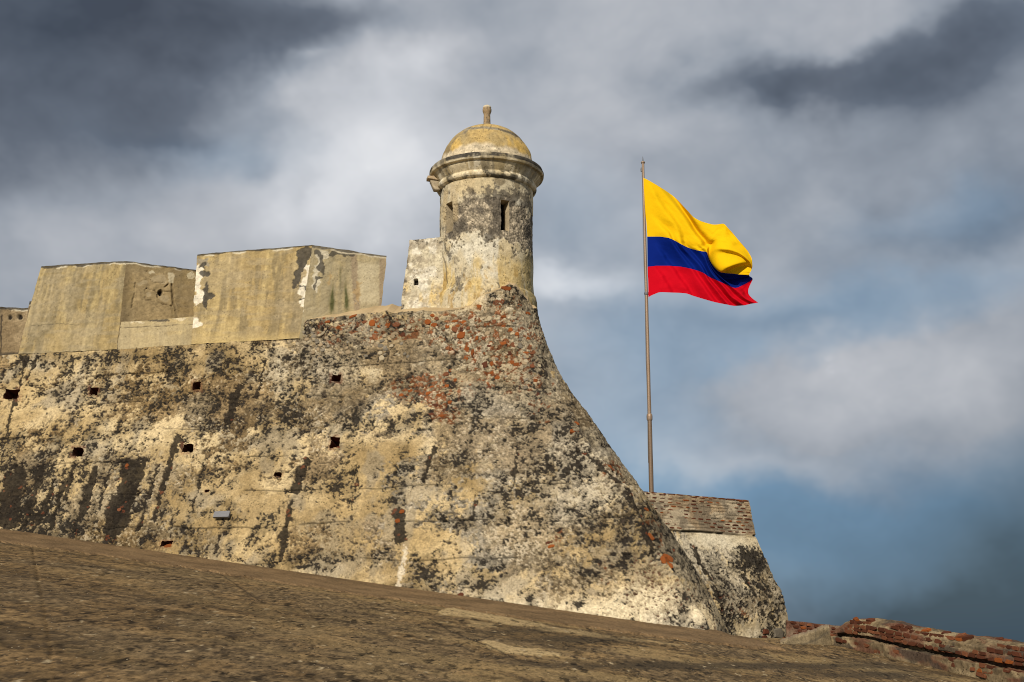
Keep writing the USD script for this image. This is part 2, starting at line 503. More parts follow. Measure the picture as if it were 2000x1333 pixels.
def paint_ground(X, Y, x, y):
    a, b = X * dN[0] + Y * dN[1], X * nL[0] + Y * nL[1]
    n0 = fbm2(X * 0.25, Y * 0.25, 4, 3)
    n1 = fbm2(a * 0.55, b * 1.3, 5, 11, 0.58)
    n2 = fbm2(X * 4.0, Y * 4.0, 4, 23, 0.6)
    n3 = fbm2(X * 17, Y * 9, 3, 31, 0.65)
    n4 = fbm2(X * 15, Y * 6.0, 4, 37, 0.65)
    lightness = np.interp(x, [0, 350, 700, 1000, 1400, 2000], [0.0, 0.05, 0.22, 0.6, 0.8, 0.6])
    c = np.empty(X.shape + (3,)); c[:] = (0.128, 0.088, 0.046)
    c = mixc(c, (0.225, 0.158, 0.080), np.clip(lightness * 0.85 - 0.25 * sstep(1180, 1340, y) + (n0 - 0.5) * 0.7, 0, 1))  # lens falloff toward the lower left put into the slab colour
    c = mixc(c, (0.105, 0.080, 0.050), sstep(0.45, 0.62, fbm2(X * 0.9, Y * 0.6, 4, 47)) * 0.6)
    c *= (0.60 + 0.80 * n2)[..., None] * (0.30 + 1.4 * n3)[..., None]
    # stains drawn out by running water
    c = mixc(c, c * 0.45, sstep(0.50, 0.66, n1) * 0.6)
    c = mixc(c, (0.040, 0.030, 0.020), sstep(0.535, 0.62, n4 + 0.10 * (n1 - 0.5)) * 0.72)
    c = mixc(c, (0.25, 0.185, 0.095), sstep(0.53, 0.66, fbm2(a * 0.5 + 9, b * 1.4, 5, 53)) * (0.12 + 0.6 * lightness) * (0.5 + n3))
    # pale cement repairs
    wx, wy = x + 30 * (fbm2(X * 2, Y * 2, 4, 61) - 0.5), y + 9 * (fbm2(X * 2.5, Y * 2.5, 4, 71) - 0.5)
    d, t = seg_dist(wx, wy, [(872, 1193), (960, 1206), (1070, 1228), (1190, 1244), (1330, 1260)])
    patch = sstep(1.0, 0.0, (d - (6.0 - 5.0 * t)) / 2.5) * (1 - 0.5 * t)
    d, t = seg_dist(wx, wy, [(955, 1260), (1005, 1270), (1060, 1277), (1090, 1281)])
    patch = np.maximum(patch, sstep(1.0, 0.0, (d - (8.0 - 5.0 * t)) / 2.0))
    d, t = seg_dist(wx, wy, [(920, 1217), (965, 1222)])
    patch = np.maximum(patch, 0.5 * sstep(1.0, 0.0, (d - 3) / 2.5))
    c = mixc(c, np.array((0.335, 0.262, 0.15)) * (0.7 + 0.6 * n3)[..., None], patch * (0.60 + 0.4 * n2))
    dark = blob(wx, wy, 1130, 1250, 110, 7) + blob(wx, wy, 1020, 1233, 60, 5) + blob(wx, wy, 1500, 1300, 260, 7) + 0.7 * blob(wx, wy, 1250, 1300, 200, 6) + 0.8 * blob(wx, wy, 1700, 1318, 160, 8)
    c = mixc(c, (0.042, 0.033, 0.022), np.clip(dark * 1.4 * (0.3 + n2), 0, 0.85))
    # grit: dark and light flecks
    h1 = _h(np.floor(X * 27 + 3 * n2).astype(np.int64), np.floor(Y * 9 + 3 * n3).astype(np.int64), 5)
    c = np.where((h1 > 0.994)[..., None], np.array((0.30, 0.25, 0.17)), c)
    c = np.where((h1 < 0.05)[..., None], c * 0.40, c)
    h2 = _h(np.floor(X * 12 + 2 * n2).astype(np.int64), np.floor(Y * 3.6 + 2 * n3).astype(np.int64), 8)
    c = np.where((h2 < 0.035)[..., None], c * 0.35, c)
    dz = 0.014 * (n2 - 0.5) + 0.03 * (n0 - 0.5) + 0.012 * (n3 - 0.5) + 0.012 * patch
    # joints between the cast slabs and a crack
    for pts, w, dep in (([(61, 1062), (72, 1125), (84, 1185), (93, 1245), (101, 1300), (106, 1345)], 2.6, 0.02), ([(425, 1116), (470, 1150), (505, 1172)], 1.3, 0.005),
                        ([(838, 1208), (880, 1232), (955, 1262), (1010, 1288), (1075, 1296)], 1.6, 0.010), ([(1100, 1262), (1190, 1250), (1260, 1262)], 1.0, 0.006)):
        d, t = seg_dist(x + 4 * (n2 - 0.5), y, pts)
        g = sstep(w, w * 0.3, d)
        dz -= dep * g
        c = mixc(c, (0.018, 0.014, 0.010), g * 0.85)
    return c * np.array((1.03, 0.97, 0.86)), dz


gx = spaced((-4000, -400, 400), (-400, -60, 40), (-60, -14, 4), (-14, -10.5, 0.25), (-10.5, 8.6, 0.020), (8.6, 14, 0.4), (14, 60, 5), (60, 400, 40), (400, 4000, 400))
gy = spaced((-4000, -400, 400), (-400, -40, 40), (-40, 4, 2), (4, 9, 0.2), (9, 24.6, 0.042), (24.6, 28, 0.2), (28, 60, 2), (60, 400, 40), (400, 4000, 400))
GX, GY = np.meshgrid(gx, gy)
GZ = ground_z(GX, GY)
# away from the ramp the land falls to a low plain
fall = np.clip(np.maximum(np.maximum(GX - 9.5, -GX - 24), np.maximum(GY - 36, -GY - 12)) / 6.0, 0, 1)
fall = fall * fall * (3 - 2 * fall)
GZ = GZ * (1 - fall) + fall * (-9.0 + 0.6 * fbm2(GX * 0.01, GY * 0.01, 3, 9))
fine = (GX > -11) & (GX < 9) & (GY > 8.5) & (GY < 25)
gcol = np.empty(GX.shape + (3,)); gcol[:] = (0.055, 0.062, 0.036)
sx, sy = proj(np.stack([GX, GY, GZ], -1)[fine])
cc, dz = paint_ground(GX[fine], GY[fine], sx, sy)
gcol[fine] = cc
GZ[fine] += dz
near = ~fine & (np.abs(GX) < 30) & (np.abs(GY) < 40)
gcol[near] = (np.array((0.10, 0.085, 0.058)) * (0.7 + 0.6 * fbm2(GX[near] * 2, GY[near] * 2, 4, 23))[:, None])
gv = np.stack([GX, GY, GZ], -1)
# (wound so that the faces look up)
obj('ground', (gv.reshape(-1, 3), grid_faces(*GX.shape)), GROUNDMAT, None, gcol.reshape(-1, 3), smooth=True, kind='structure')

# ------------------------------------------------------------------ the bastion wall: grid, colour and relief
NR = 560
_s = np.concatenate([np.linspace(0, 0.17, 40, endpoint=False), np.linspace(0.17, 1, 930)])
NARC, NRIGHT = 190, 70
NC = len(_s) + NARC + NRIGHT
A_LEFT = -11.0
TOPX = np.array([(584, 640), (590, 634), (600, 623), (640, 618), (690, 613), (740, 609), (783, 609), (868, 607), (900, 601), (918, 597), (935, 583), (965, 568), (995, 556), (1010, 563), (1026, 581), (1042, 602)], float)


def plan(col, z):
    """plan position of columns col at heights z (same shape)"""
    o = off(z)
    r = FIL0 + FIL1 * np.maximum(o, 0)
    inv = np.linalg.inv(np.stack([nL, nR]))
    K = K0 + o[..., None] * (inv @ np.ones(2))
    c = K - r[..., None] * (inv @ np.ones(2))
    a0, a1 = math.atan2(nL[1], nL[0]), math.atan2(nR[1], nR[0])
    ns = len(_s)
    tl = c + r[..., None] * nL
    al = (tl - CORNER[:2]) @ dN
    sval = _s[np.minimum(col, ns - 1)]
    a = A_LEFT + (al - A_LEFT) * sval
    Pl = CORNER[:2] + a[..., None] * dN + o[..., None] * nL
    th = a0 + (a1 - a0) * np.clip((col - ns + 1) / NARC, 0, 1)
    Pa = c + r[..., None] * np.stack([np.cos(th), np.sin(th)], -1)
    tr = c + r[..., None] * nR
    q = np.clip(col - ns - NARC + 1, 0, None) / NRIGHT * 7.0
    Pr = tr + q[..., None] * dR
    k = (col >= ns)[..., None]
    k2 = (col >= ns + NARC)[..., None]
    length = np.where(k2[..., 0], al + r * (a1 - a0) + q, np.where(k[..., 0], al + r * (th - a0), a))
    return np.where(k2, Pr, np.where(k, Pa, Pl)), length


cols = np.arange(NC)
zt = np.full(NC, Z0)
for _ in range(25):
    P2, _len = plan(cols, zt)
    qx, _ = proj(np.concatenate([P2, zt[:, None]], 1))
    ty = np.interp(qx, TOPX[:, 0], TOPX[:, 1])
    new = z_at(ty, P2[:, 1])
    zt = np.where(qx < 584, Z0, 0.5 * zt + 0.5 * new)
peak = int(np.argmax(qx))
zt[peak:] = zt[peak] - np.minimum(np.arange(NC - peak) * 0.002, 0.25)
qtop = qx
rowt = np.linspace(0, 1, NR)[:, None]
ZB = np.interp(qtop, [-200, 0, 1430], [3.2, 3.2, 0.9])[None, :]
BZ = zt[None, :] * (1 - rowt) + ZB * rowt
BC = np.broadcast_to(cols, BZ.shape)
BP2, BLEN = plan(BC, BZ)
BP = np.concatenate([BP2, BZ[..., None]], -1)
BPX, BPY = proj(BP)

STREAKS = [([(262, 893), (245, 950), (226, 1010), (205, 1062)], 15, 1.0), ([(288, 888), (262, 960), (235, 1040)], 4.5, 0.8), ([(190, 905), (168, 970), (142, 1046)], 6, 0.85),
           ([(352, 842), (330, 910), (308, 985), (296, 1030)], 5.0, 0.75), ([(600, 890), (584, 930), (572, 968)], 7, 0.9), ([(572, 968), (555, 1040), (543, 1105)], 6, 0.5),
           ([(848, 868), (838, 905), (828, 950)], 5, 0.8), ([(470, 745), (452, 790), (440, 835)], 7, 0.8), ([(150, 905), (140, 925), (120, 1000)], 4, 0.6),
           ([(45, 905), (25, 980), (5, 1040)], 14, 0.7), ([(110, 930), (80, 1000), (50, 1050)], 6, 0.5), ([(775, 990), (782, 1030), (778, 1068)], 9, 0.95), ([(52, 700), (36, 760), (18, 830), (0, 880)], 2.5, 0.55),
           ([(1222, 960), (1255, 1030), (1272, 1090)], 6, 0.6), ([(360, 850), (352, 880)], 3, 0.8), ([(1120, 870), (1180, 925), (1222, 962)], 3, 0.5),
           ([(75, 690), (60, 720), (48, 750)], 3.0, 0.6), ([(312, 900), (286, 980), (258, 1060)], 3, 0.7), ([(222, 900), (205, 950), (190, 1000)], 3, 0.7), ([(400, 905), (385, 960), (372, 1010)], 2.5, 0.45), ([(20, 920), (0, 990)], 9, .8), ([(85, 905), (60, 980), (40, 1040)], 6, .7),
           ([(130, 930), (108, 1000), (92, 1045)], 5, .6), ([(520, 700), (508, 740), (496, 790)], 3, .5), ([(300, 780), (290, 820)], 3, .5), ([(700, 900), (692, 960), (684, 1010)], 2.5, .4), ([(1010, 870), (1002, 930), (996, 980)], 3, .5), ([(930, 960), (924, 1020)], 2.5, .45), ([(430, 1040), (420, 1085)], 4, .5)]
PLB = [(300, 700, 330, 26, .16), (60, 750, 90, 60, .10), (500, 960, 230, 80, .15), (640, 965, 80, 45, .14), (735, 722, 38, 14, .40), (795, 800, 30, 40, .30), (735, 800, 60, 24, .12), (700, 835, 70, 14, .18),
       (810, 875, 45, 24, .32), (940, 905, 36, 26, .36), (918, 945, 30, 22, .30), (690, 880, 60, 16, .16), (480, 1075, 260, 30, .06), (1140, 1190, 260, 42, .30), (850, 1060, 60, 40, .18), (740, 985, 60, 30, .10),
       (215, 960, 30, 60, .14), (330, 900, 60, 60, .12), (180, 1010, 50, 40, .04), (420, 880, 120, 30, .06), (1005, 1025, 30, 12, .12), (1130, 990, 60, 25, .12), (905, 590, 40, 18, .55), (1040, 990, 20, 12, .14), (985, 1000, 18, 14, .24), (640, 1010, 40, 30, .06),
       (250, 800, 170, 42, -.18), (60, 872, 85, 34, -.18), (430, 800, 120, 60, -.16), (640, 790, 90, 60, -.20), (680, 690, 120, 40, -.36), (560, 850, 60, 60, -.08), (820, 690, 130, 60, -.34),
       (1000, 680, 90, 90, -.40), (880, 770, 110, 60, -.30), (1050, 820, 150, 70, -.22), (700, 940, 60, 40, -.04), (860, 980, 150, 60, -.10), (60, 980, 90, 60, -.16), (640, 890, 40, 30, -.1), (1300, 1080, 90, 80, -.16), (500, 800, 60, 40, -.1), (1010, 1085, 80, 30, -.12)]
BLB = [(470, 700, 130, 14, .12), (430, 716, 120, 14, .08), (250, 708, 90, 16, .03), (320, 735, 120, 16, .06), (480, 720, 60, 40, .06), (60, 950, 95, 70, .17), (620, 640, 40, 16, .13), (250, 790, 100, 24, .05),
       (1000, 828, 110, 20, .20), (900, 800, 60, 60, .05), (1140, 930, 130, 80, .09), (1100, 800, 60, 50, .10), (1190, 1010, 110, 50, .09), (1290, 1040, 70, 110, .07), (1120, 900, 60, 30, .07),
       (860, 985, 160, 60, .04), (700, 930, 120, 30, .04), (640, 800, 80, 40, .02), (520, 790, 90, 50, .07), (350, 800, 120, 30, .05), (1010, 1060, 140, 30, .03), (880, 700, 40, 14, .10),
       (1150, 1190, 260, 45, -.16), (300, 690, 300, 18, -.04), (480, 970, 220, 80, -.10), (950, 640, 120, 50, -.10), (735, 722, 38, 14, -.2), (1000, 700, 60, 60, -.06), (630, 720, 60, 30, -.10), (740, 1120, 90, 40, -.10), (905, 590, 50, 24, -.3), (1380, 1180, 40, 60, -.08)]


def sum_blobs(x, y, L):
    t = np.zeros(x.shape)
    for cx, cy, rx, ry, w in L:
        t += w * blob(x, y, cx, cy, rx, ry)
    return t


def U(n, lo=0.32, hi=0.68):
    return np.clip((n - lo) / (hi - lo), 0, 1)


def paint_wall(x, y, a, h, pl_base, pblobs, bblobs, streaks, red_fields, pit_fields, lime, seed=0):
    """colour and relief of weathered masonry; x, y place the features, a and h (metres along and up the face) drive the grain"""
    S = seed * 1000
    w1, w2 = fbm2(a * 1.4, h * 1.4, 4, S + 1), fbm2(a * 1.4, h * 1.4, 4, S + 3)
    wx = x + 44 * (w1 - 0.5) + 16 * (fbm2(a * 7, h * 7, 3, S + 2) - 0.5)
    wy = y + 34 * (w2 - 0.5) + 14 * (fbm2(a * 7, h * 7, 3, S + 4) - 0.5)
    hf = fbm2(a * 13, h * 13, 4, S + 5, 0.6)
    vf = fbm2(a * 23, h * 26, 3, S + 25, 0.65)
    mf = fbm2(a * 5.0, h * 5.0, 4, S + 6, 0.55)
    lf = fbm2(a * 0.9, h * 1.1, 5, S + 7, 0.58)
    band = fbm2(a * 0.22, h * 2.3, 3, S + 8, 0.5)
    speck = U(0.42 * fbm2(a * 8, h * 9, 3, S + 26, 0.6) + 0.58 * vf, 0.36, 0.64)
    crumb = U(0.45 * mf + 0.25 * hf + 0.30 * fbm2(a * 19, h * 19, 2, S + 27), 0.36, 0.64)
    limem = np.clip(sum_blobs(wx, wy, lime), 0, 1)
    # rubble: two sizes of stones, half buried in a porous mortar
    ja, jh = a + 0.09 * (mf - 0.5) + 0.03 * (hf - 0.5), h + 0.09 * (fbm2(a * 5, h * 5, 3, S + 9) - 0.5)
    e1, r1, q1, d1 = cells(ja, jh * 1.2, 0.075, S + 10)
    e2, r2, q2, d2 = cells(ja + 3, jh * 1.3, 0.15, S + 20)
    big = fbm2(a * 1.7, h * 1.7, 3, S + 11) > 0.55
    e, r, q = np.where(big, e2, e1), np.where(big, r2, r1), np.where(big, q2, q1)
    stony = sstep(0.47, 0.60, fbm2(a * 1.3 + 5, h * 1.3, 4, S + 28))       # where stones show in relief
    mort = np.empty(x.shape + (3,)); mort[:] = (0.205, 0.162, 0.105)
    mort = mixc(mort, (0.285, 0.225, 0.140), sstep(0.45, 0.6, fbm2(a * 1.1, h * 1.3, 4, S + 12)) * 0.8)
    mort = mixc(mort, (0.135, 0.105, 0.066), sstep(0.48, 0.62, fbm2(a * 0.7 + 9, h * 1.0, 4, S + 13)) * 0.85)
    mort = mixc(mort, (0.235, 0.210, 0.165), sstep(0.48, 0.62, fbm2(a * 0.9, h * 0.9 + 3, 4, S + 14)) * 0.7)
    mort = mort * (0.08 + 1.85 * vf)[..., None]
    stone = np.empty(x.shape + (3,)); stone[:] = (0.20, 0.165, 0.115)
    stone = mixc(stone, (0.31, 0.255, 0.165), (r > 0.62).astype(float))
    stone = mixc(stone, (0.40, 0.35, 0.26), (r > 0.86).astype(float))
    stone = mixc(stone, (0.105, 0.085, 0.06), (r < 0.25).astype(float))
    gap = sstep(0.03, 0.20, e + 0.10 * (vf - 0.5))
    stone = stone * (0.55 + 0.9 * hf)[..., None] * (0.38 + 0.62 * gap)[..., None]
    zone = np.clip(blob(x, y, 690, 660, 130, 60) + blob(x, y, 985, 680, 90, 110) + blob(x, y, 830, 765, 90, 60), 0, 1)
    rub = mixc(mort, stone, stony * (q > 0.35) * (0.40 + 0.45 * zone))
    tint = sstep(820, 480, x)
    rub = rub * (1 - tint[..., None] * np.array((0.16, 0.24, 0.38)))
    for cx, cy, rx, ry, dens in red_fields:
        m = sstep(0.30, 0.55, np.exp(-((np.abs(wx - cx) / rx) ** 3 + (np.abs(wy - cy) / ry) ** 3)))
        rub = mixc(rub, np.array((0.160, 0.054, 0.019)) * (0.35 + 1.3 * hf)[..., None] * (0.4 + 0.6 * gap)[..., None], m * ((q * 0.6 + 0.4 * crumb) < dens * 0.85) * 0.85)
    # plaster left standing: density against a crumbling threshold
    pd = 0.5 + 2.6 * ((lf - 0.5) * 1.05 + (band - 0.5) * 0.55 + pl_base + sum_blobs(wx, wy, pblobs))
    pm = sstep(-0.10, 0.12, pd - crumb)
    solid = sstep(0.75, 1.15, pd)
    pc = np.empty(x.shape + (3,)); pc[:] = (0.385, 0.292, 0.155)
    pc = mixc(pc, (0.465, 0.37, 0.22), sstep(0.42, 0.62, fbm2(a * 0.8, h * 0.8, 4, S + 15)) * 0.8)
    pc = mixc(pc, (0.265, 0.195, 0.098), sstep(0.47, 0.66, fbm2(a * 1.1, h * 1.6, 5, S + 16)) * 0.8)
    pc = mixc(pc, (0.250, 0.212, 0.150), sstep(0.48, 0.66, fbm2(a * 2.1, h * 1.5, 5, S + 17)) * 0.75)
    pc = mixc(pc, (0.50, 0.445, 0.335), limem * 0.9)
    pc = pc * (0.66 + 0.34 * hf + 0.36 * vf)[..., None]
    pc = mixc(pc, (0.165, 0.130, 0.080), sstep(0.10, 0.02, crumb * 0.5 + speck * 0.5 - 0.16) * (1 - 0.6 * solid) * 0.75)
    c = mixc(rub, pc, pm)
    # lime veil on the stones
    vd = np.clip(-0.05 + (x - 760) / 1400, 0, 0.36) + 0.55 * limem + 1.2 * (fbm2(a * 1.5, h * 1.7, 4, S + 18) - 0.5)
    veil = sstep(-0.08, 0.10, vd - (1 - U(0.4 * hf + 0.6 * vf, 0.36, 0.64))) * (1 - pm)
    c = mixc(c, np.array((0.41, 0.355, 0.26)) * (0.5 + 0.9 * hf)[..., None], veil * 0.62)
    # soil and thin lichen: broad darker, browner clouds
    soil = sstep(0.45, 0.66, fbm2(a * 0.55 + 2, h * 0.8, 5, S + 29))
    c = c * (1 - 0.22 * soil * (1 - limem))[..., None] * (1 - np.array((0.0, 0.04, 0.12)) * soil[..., None])
    # black crust of lichen, speckled where thin, closed where thick
    stain = 0.55 * fbm2(a * 0.75 + 8, h * 2.4, 5, S + 19, 0.58) + 0.45 * fbm2(a * 3.0 + 4, h * 0.8, 5, S + 31, 0.58)
    bd = 0.105 + 1.9 * ((stain - 0.5) * 1.45 + (mf - 0.5) * 0.62 + sum_blobs(wx, wy, bblobs))
    bm = sstep(-0.07, 0.09, bd - speck)
    c = c * (1 - 0.40 * sstep(-0.05, 0.45, bd))[..., None]
    c = mixc(c, np.array((0.019, 0.016, 0.013)) * (0.2 + 1.6 * hf)[..., None], bm * 0.94)
    streak = np.zeros(x.shape)
    for pts, w, k in streaks:
        d, t = seg_dist(x + 13 * (mf - 0.5) + 9 * (hf - 0.5), y, pts)
        wd = w * (0.55 + 0.9 * noise2(t * 5, t * 0 + w, S + 21))
        sd = k * 2.4 * np.clip(1.35 - d / (wd * 1.2), 0, 1) * sstep(-0.02, 0.12, t + 0.1 * (mf - .5)) * sstep(1.02, 0.8, t + 0.2 * (mf - .5))
        streak = np.maximum(streak, sstep(-0.15, 0.2, sd - speck * 0.85 - 0.12))
    sc = np.array((0.017, 0.0135, 0.010)) * (0.4 + 1.2 * hf)[..., None]
    sc = np.where(((q1 > 0.955) & (e1 > 0.14))[..., None], np.array((0.085, 0.028, 0.014)), sc)
    c = mixc(c, sc, streak * 0.93)
    lift = h * 1.35 + 0.35 * (fbm2(a * 0.5, h * 0.3, 3, S + 32) - 0.5) + 0.06 * (mf - 0.5)
    seam = sstep(0.030, 0.008, np.abs(lift - np.floor(lift) - 0.5)) * sstep(0.47, 0.58, fbm2(a * 1.1, h * 2.0, 4, S + 33))
    c = c * (1 - 0.55 * seam)[..., None]
    # relief
    disp = -0.012 * seam + 0.013 * (pm - 1) + 0.014 * (mf - 0.5) + 0.06 * (lf - 0.5) + 0.05 * (w1 - 0.5)
    disp += (1 - pm) * (stony * (0.006 + 0.012 * zone) * (sstep(0.0, 0.35, e) - 0.6) * np.where(big, 1.4, 1.0) + 0.034 * (hf - 0.5) + 0.026 * (vf - 0.5))
    disp += bm * 0.008 * (hf - 0.5) - streak * (0.010 + 0.014 * (hf - 0.5)) + pm * (0.006 * (hf - 0.5) + 0.004 * (vf - 0.5)) - 0.008 * bm * sstep(0.4, 0.1, speck)
    # pits: irregular, scattered in clusters
    clus = sstep(0.40, 0.62, fbm2(a * 1.6, h * 1.9, 3, S + 30))
    for cx, cy, rx, ry, size, dens, red in pit_fields:
        reg = np.exp(-(np.abs((wx - cx) / rx) ** 4 + np.abs((wy - cy) / ry) ** 4)) > 0.35
        if not reg.any():
            continue
        ip = np.nonzero(reg)
        _, rr, qq, dd = cells(a[ip] + 0.5 * size * (mf[ip] - 0.5) + 0.35 * size * (hf[ip] - 0.5), (h[ip] + 0.5 * size * (w2[ip] - 0.5)) * 1.35, size, S + int(cx), 1.0)
        hole = sstep(0.34, 0.20, (dd + 0.5 * (hf[ip] - 0.5)) / (0.25 + 0.95 * qq * qq)) * (rr < dens * clus[ip])
        pcx = np.array((0.045, 0.035, 0.026)) if not red else np.array((0.070, 0.030, 0.019))
        c[ip] = mixc(c[ip], pcx, hole * 0.88)
        disp[ip] -= hole * size * 0.22
    return c, disp, pm, bm


bx, by = BPX, BPY
pl_base = np.interp(bx, [0, 300, 560, 700, 900, 1050, 1200, 1430], [.06, .07, .05, .0, -.09, -.18, -.22, -.16])
RED = [(830, 765, 72, 34, 0.55), (860, 800, 36, 22, 0.7), (720, 645, 110, 26, 0.50), (1010, 700, 60, 75, 0.42), (900, 655, 70, 50, 0.40), (960, 610, 60, 26, 0.42), (1060, 780, 30, 60, 0.25), (930, 730, 40, 40, 0.30), (1190, 925, 30, 30, 0.35), (1270, 1020, 24, 60, 0.35), (640, 630, 50, 16, 0.35), (1080, 1060, 20, 20, .5), (240, 960, 25, 60, .12), (1380, 1120, 30, 30, .3), (1180, 1110, 22, 30, .4)]
PITS = [(690, 1045, 110, 55, 0.10, 1.1, False), (1290, 1185, 75, 55, 0.085, 1.5, True), (1270, 1110, 40, 30, 0.085, 1.3, True), (560, 1010, 140, 90, 0.12, 0.8, False), (990, 1120, 150, 50, 0.12, 0.9, False),
        (420, 760, 420, 70, 0.16, 0.75, False), (700, 720, 80, 70, 0.10, 0.8, False), (800, 990, 60, 30, 0.09, 1.2, False), (1380, 1200, 30, 40, 0.085, 0.9, True), (1100, 960, 280, 120, 0.12, 0.6, False), (300, 850, 330, 90, 0.12, 0.6, False)]
LIME = [(1150, 1195, 280, 45, 1.0), (640, 715, 55, 30, 0.8), (735, 722, 40, 16, 0.6), (1150, 980, 60, 40, 0.6), (945, 640, 100, 60, 0.4), (835, 840, 14, 50, 0.8), (905, 590, 40, 20, 0.7), (1300, 1190, 90, 40, 0.9), (550, 730, 16, 30, .6), (75, 712, 30, 14, .6), (385, 738, 26, 12, .8)]
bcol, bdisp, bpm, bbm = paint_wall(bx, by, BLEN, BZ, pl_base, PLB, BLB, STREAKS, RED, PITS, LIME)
# a long pale scar near the foot, and yellow wash below the tower
d, t = seg_dist(bx + 6 * (fbm2(BLEN * 8, BZ * 8, 3, 77) - 0.5), by, [(793, 1072), (785, 1110), (776, 1156)])
bcol = mixc(bcol, (0.47, 0.41, 0.31), 0.85 * sstep(-0.1, 0.2, 1.25 - d / 6.5 - U(fbm2(BLEN * 18, BZ * 18, 3, 78))))
# ridge of the salient and the slightly sunken strip beyond it
RIDGE = [(1085, 760), (1150, 880), (1222, 962), (1262, 1050), (1300, 1112), (1335, 1168), (1372, 1222)]
rdx = bx - np.interp(by + 16 * (fbm2(BLEN * 3, BZ * 3, 3, 79) - 0.5), [p[1] for p in RIDGE], [p[0] for p in RIDGE])
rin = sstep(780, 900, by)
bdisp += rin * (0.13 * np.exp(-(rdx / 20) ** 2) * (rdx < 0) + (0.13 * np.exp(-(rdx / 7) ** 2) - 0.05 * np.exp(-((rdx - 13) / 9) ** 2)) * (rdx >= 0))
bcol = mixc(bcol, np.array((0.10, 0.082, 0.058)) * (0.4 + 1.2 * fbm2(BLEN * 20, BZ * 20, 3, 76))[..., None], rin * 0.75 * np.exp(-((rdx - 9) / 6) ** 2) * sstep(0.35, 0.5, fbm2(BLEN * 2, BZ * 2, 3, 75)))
bcol = bcol * (1 - 0.25 * rin * sstep(4, 14, rdx))[..., None]  # shade of the facet turned from the sun, painted beyond the ridge
bcol = mixc(bcol, (0.44, 0.27, 0.075), 0.7 * blob(bx, by, 905, 592, 26, 9) * fbm2(BLEN * 5, BZ * 5, 3, 5) * 1.5)
fade = np.ones(NC); fade[:2] = 0
BN = grid_normals(BP)
if (BN[NR // 2, 300, :2] @ nL) < 0:
    BN = -BN
lip = 0.5 + 0.5 * sstep(0, 0.02, rowt)
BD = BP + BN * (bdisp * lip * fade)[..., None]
# the top of the broken masonry is ragged right of the parapet
rag = (fbm2(BLEN * 5, BZ * 0 + 3, 4, 91) - 0.5) * 0.10 * sstep(0.05, 0.0, rowt) * ((qtop > 590) & (qtop < 1035))[None, :]
BD[..., 2] += rag

bastion = thing('bastion', 'long battered stone bastion with mottled plaster below the parapet and the domed sentry tower', 'bastion', loc=(CORNER[0], CORNER[1], 3.0))

HOLES = [(183, 764, 8, 7.5), (384, 753, 7.5, 7.5), (656, 738, 9, 7), (153, 885, 10.5, 8.5), (367, 876, 10.5, 8), (654, 864, 9.5, 10), (23, 770, 14, 9.5), (543, 926, 7, 3), (405, 960, 4, 2.5), (325, 1062, 10, 6)]
removed = np.zeros((NR - 1, NC - 1), bool)
cxm = 0.25 * (bx[:-1, :-1] + bx[1:, :-1] + bx[:-1, 1:] + bx[1:, 1:])
cym = 0.25 * (by[:-1, :-1] + by[1:, :-1] + by[:-1, 1:] + by[1:, 1:])
rough_h = fbm2(BLEN[:-1, :-1] * 9, BZ[:-1, :-1] * 9, 2, 88) - 0.5
hole_masks = []
for hx, hy, rx, ry in HOLES:
    u, v = (cxm - hx) / rx, (cym - hy) / ry
    m = (np.maximum(np.abs(u + 0.18 * v), np.abs(v)) + 0.55 * rough_h < 1) & (np.arange(NC - 1)[None, :] < len(_s))
    hole_masks.append(m)
    removed |= m
    dd = np.maximum(np.abs(bx - hx) / (rx * 1.5), np.abs(by - hy) / (ry * 1.6))
    ring = sstep(1.15, 0.8, dd) * sstep(0.4, 0.55, fbm2(BLEN * 7, BZ * 7, 3, 89))
    bcol = mixc(bcol, (0.17, 0.055, 0.03), ring * 0.3)
v_, f_, c_ = prune(BD.reshape(-1, 3), grid_faces(NR, NC, ~removed), bcol.reshape(-1, 3))
test = np.cross(v_[f_[1000, 1]] - v_[f_[1000, 0]], v_[f_[1000, 2]] - v_[f_[1000, 0]])
if test[:2] @ nL < 0:
    f_ = f_[:, ::-1]
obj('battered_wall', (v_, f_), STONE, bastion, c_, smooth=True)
for m in hole_masks:
    n_in = -np.array([nL[0], nL[1], 0.25])
    hv, hf_ = niche(BD, m, n_in / np.linalg.norm(n_in) * 0.34)
    obj('putlog_hole', (hv, hf_), HOLE, bastion)

# top of the rampart: slope rising inward, then level
top = BD[0]
inner1 = top + np.array([0.0, 1.25, 0.50])
inner2 = inner1 + np.array([0.0, 5.0, 0.02])
sel = np.arange(0, NC - 60, 6)
T = np.stack([top[sel] + np.array([0, 0, -0.004]), inner1[sel], inner2[sel]])
T[1:, :, 0] = np.minimum(T[1:, :, 0], K0[0] - 0.25)
tn = fbm2(T[..., 0] * 3, T[..., 1] * 3, 4, 33)
tcol = np.array((0.36, 0.27, 0.155)) * (0.65 + 0.7 * tn)[..., None]
low = (proj(T[0])[0] < 584)
T[1, low] = top[sel][low] + np.array([0, 1.0, 0.0]); T[2, low] = T[1, low] + np.array([0, 5.0, 0.02])
tf = grid_faces(3, len(sel))[:, ::-1]
obj('rampart_top', (T.reshape(-1, 3), tf), PLASTER, bastion, tcol.reshape(-1, 3))

# ------------------------------------------------------------------ bricks and stones showing in the wall
tree_ok = (BPX > -50) & (BC < len(_s) + NARC)
_idx = np.nonzero(tree_ok)
_tree = cKDTree(np.stack([BPX[_idx], BPY[_idx]], 1))


def surface(px, py):
    _, k = _tree.query((px, py))
    i, j = _idx[0][k], _idx[1][k]
    return BD[i, j], BN[i, j]


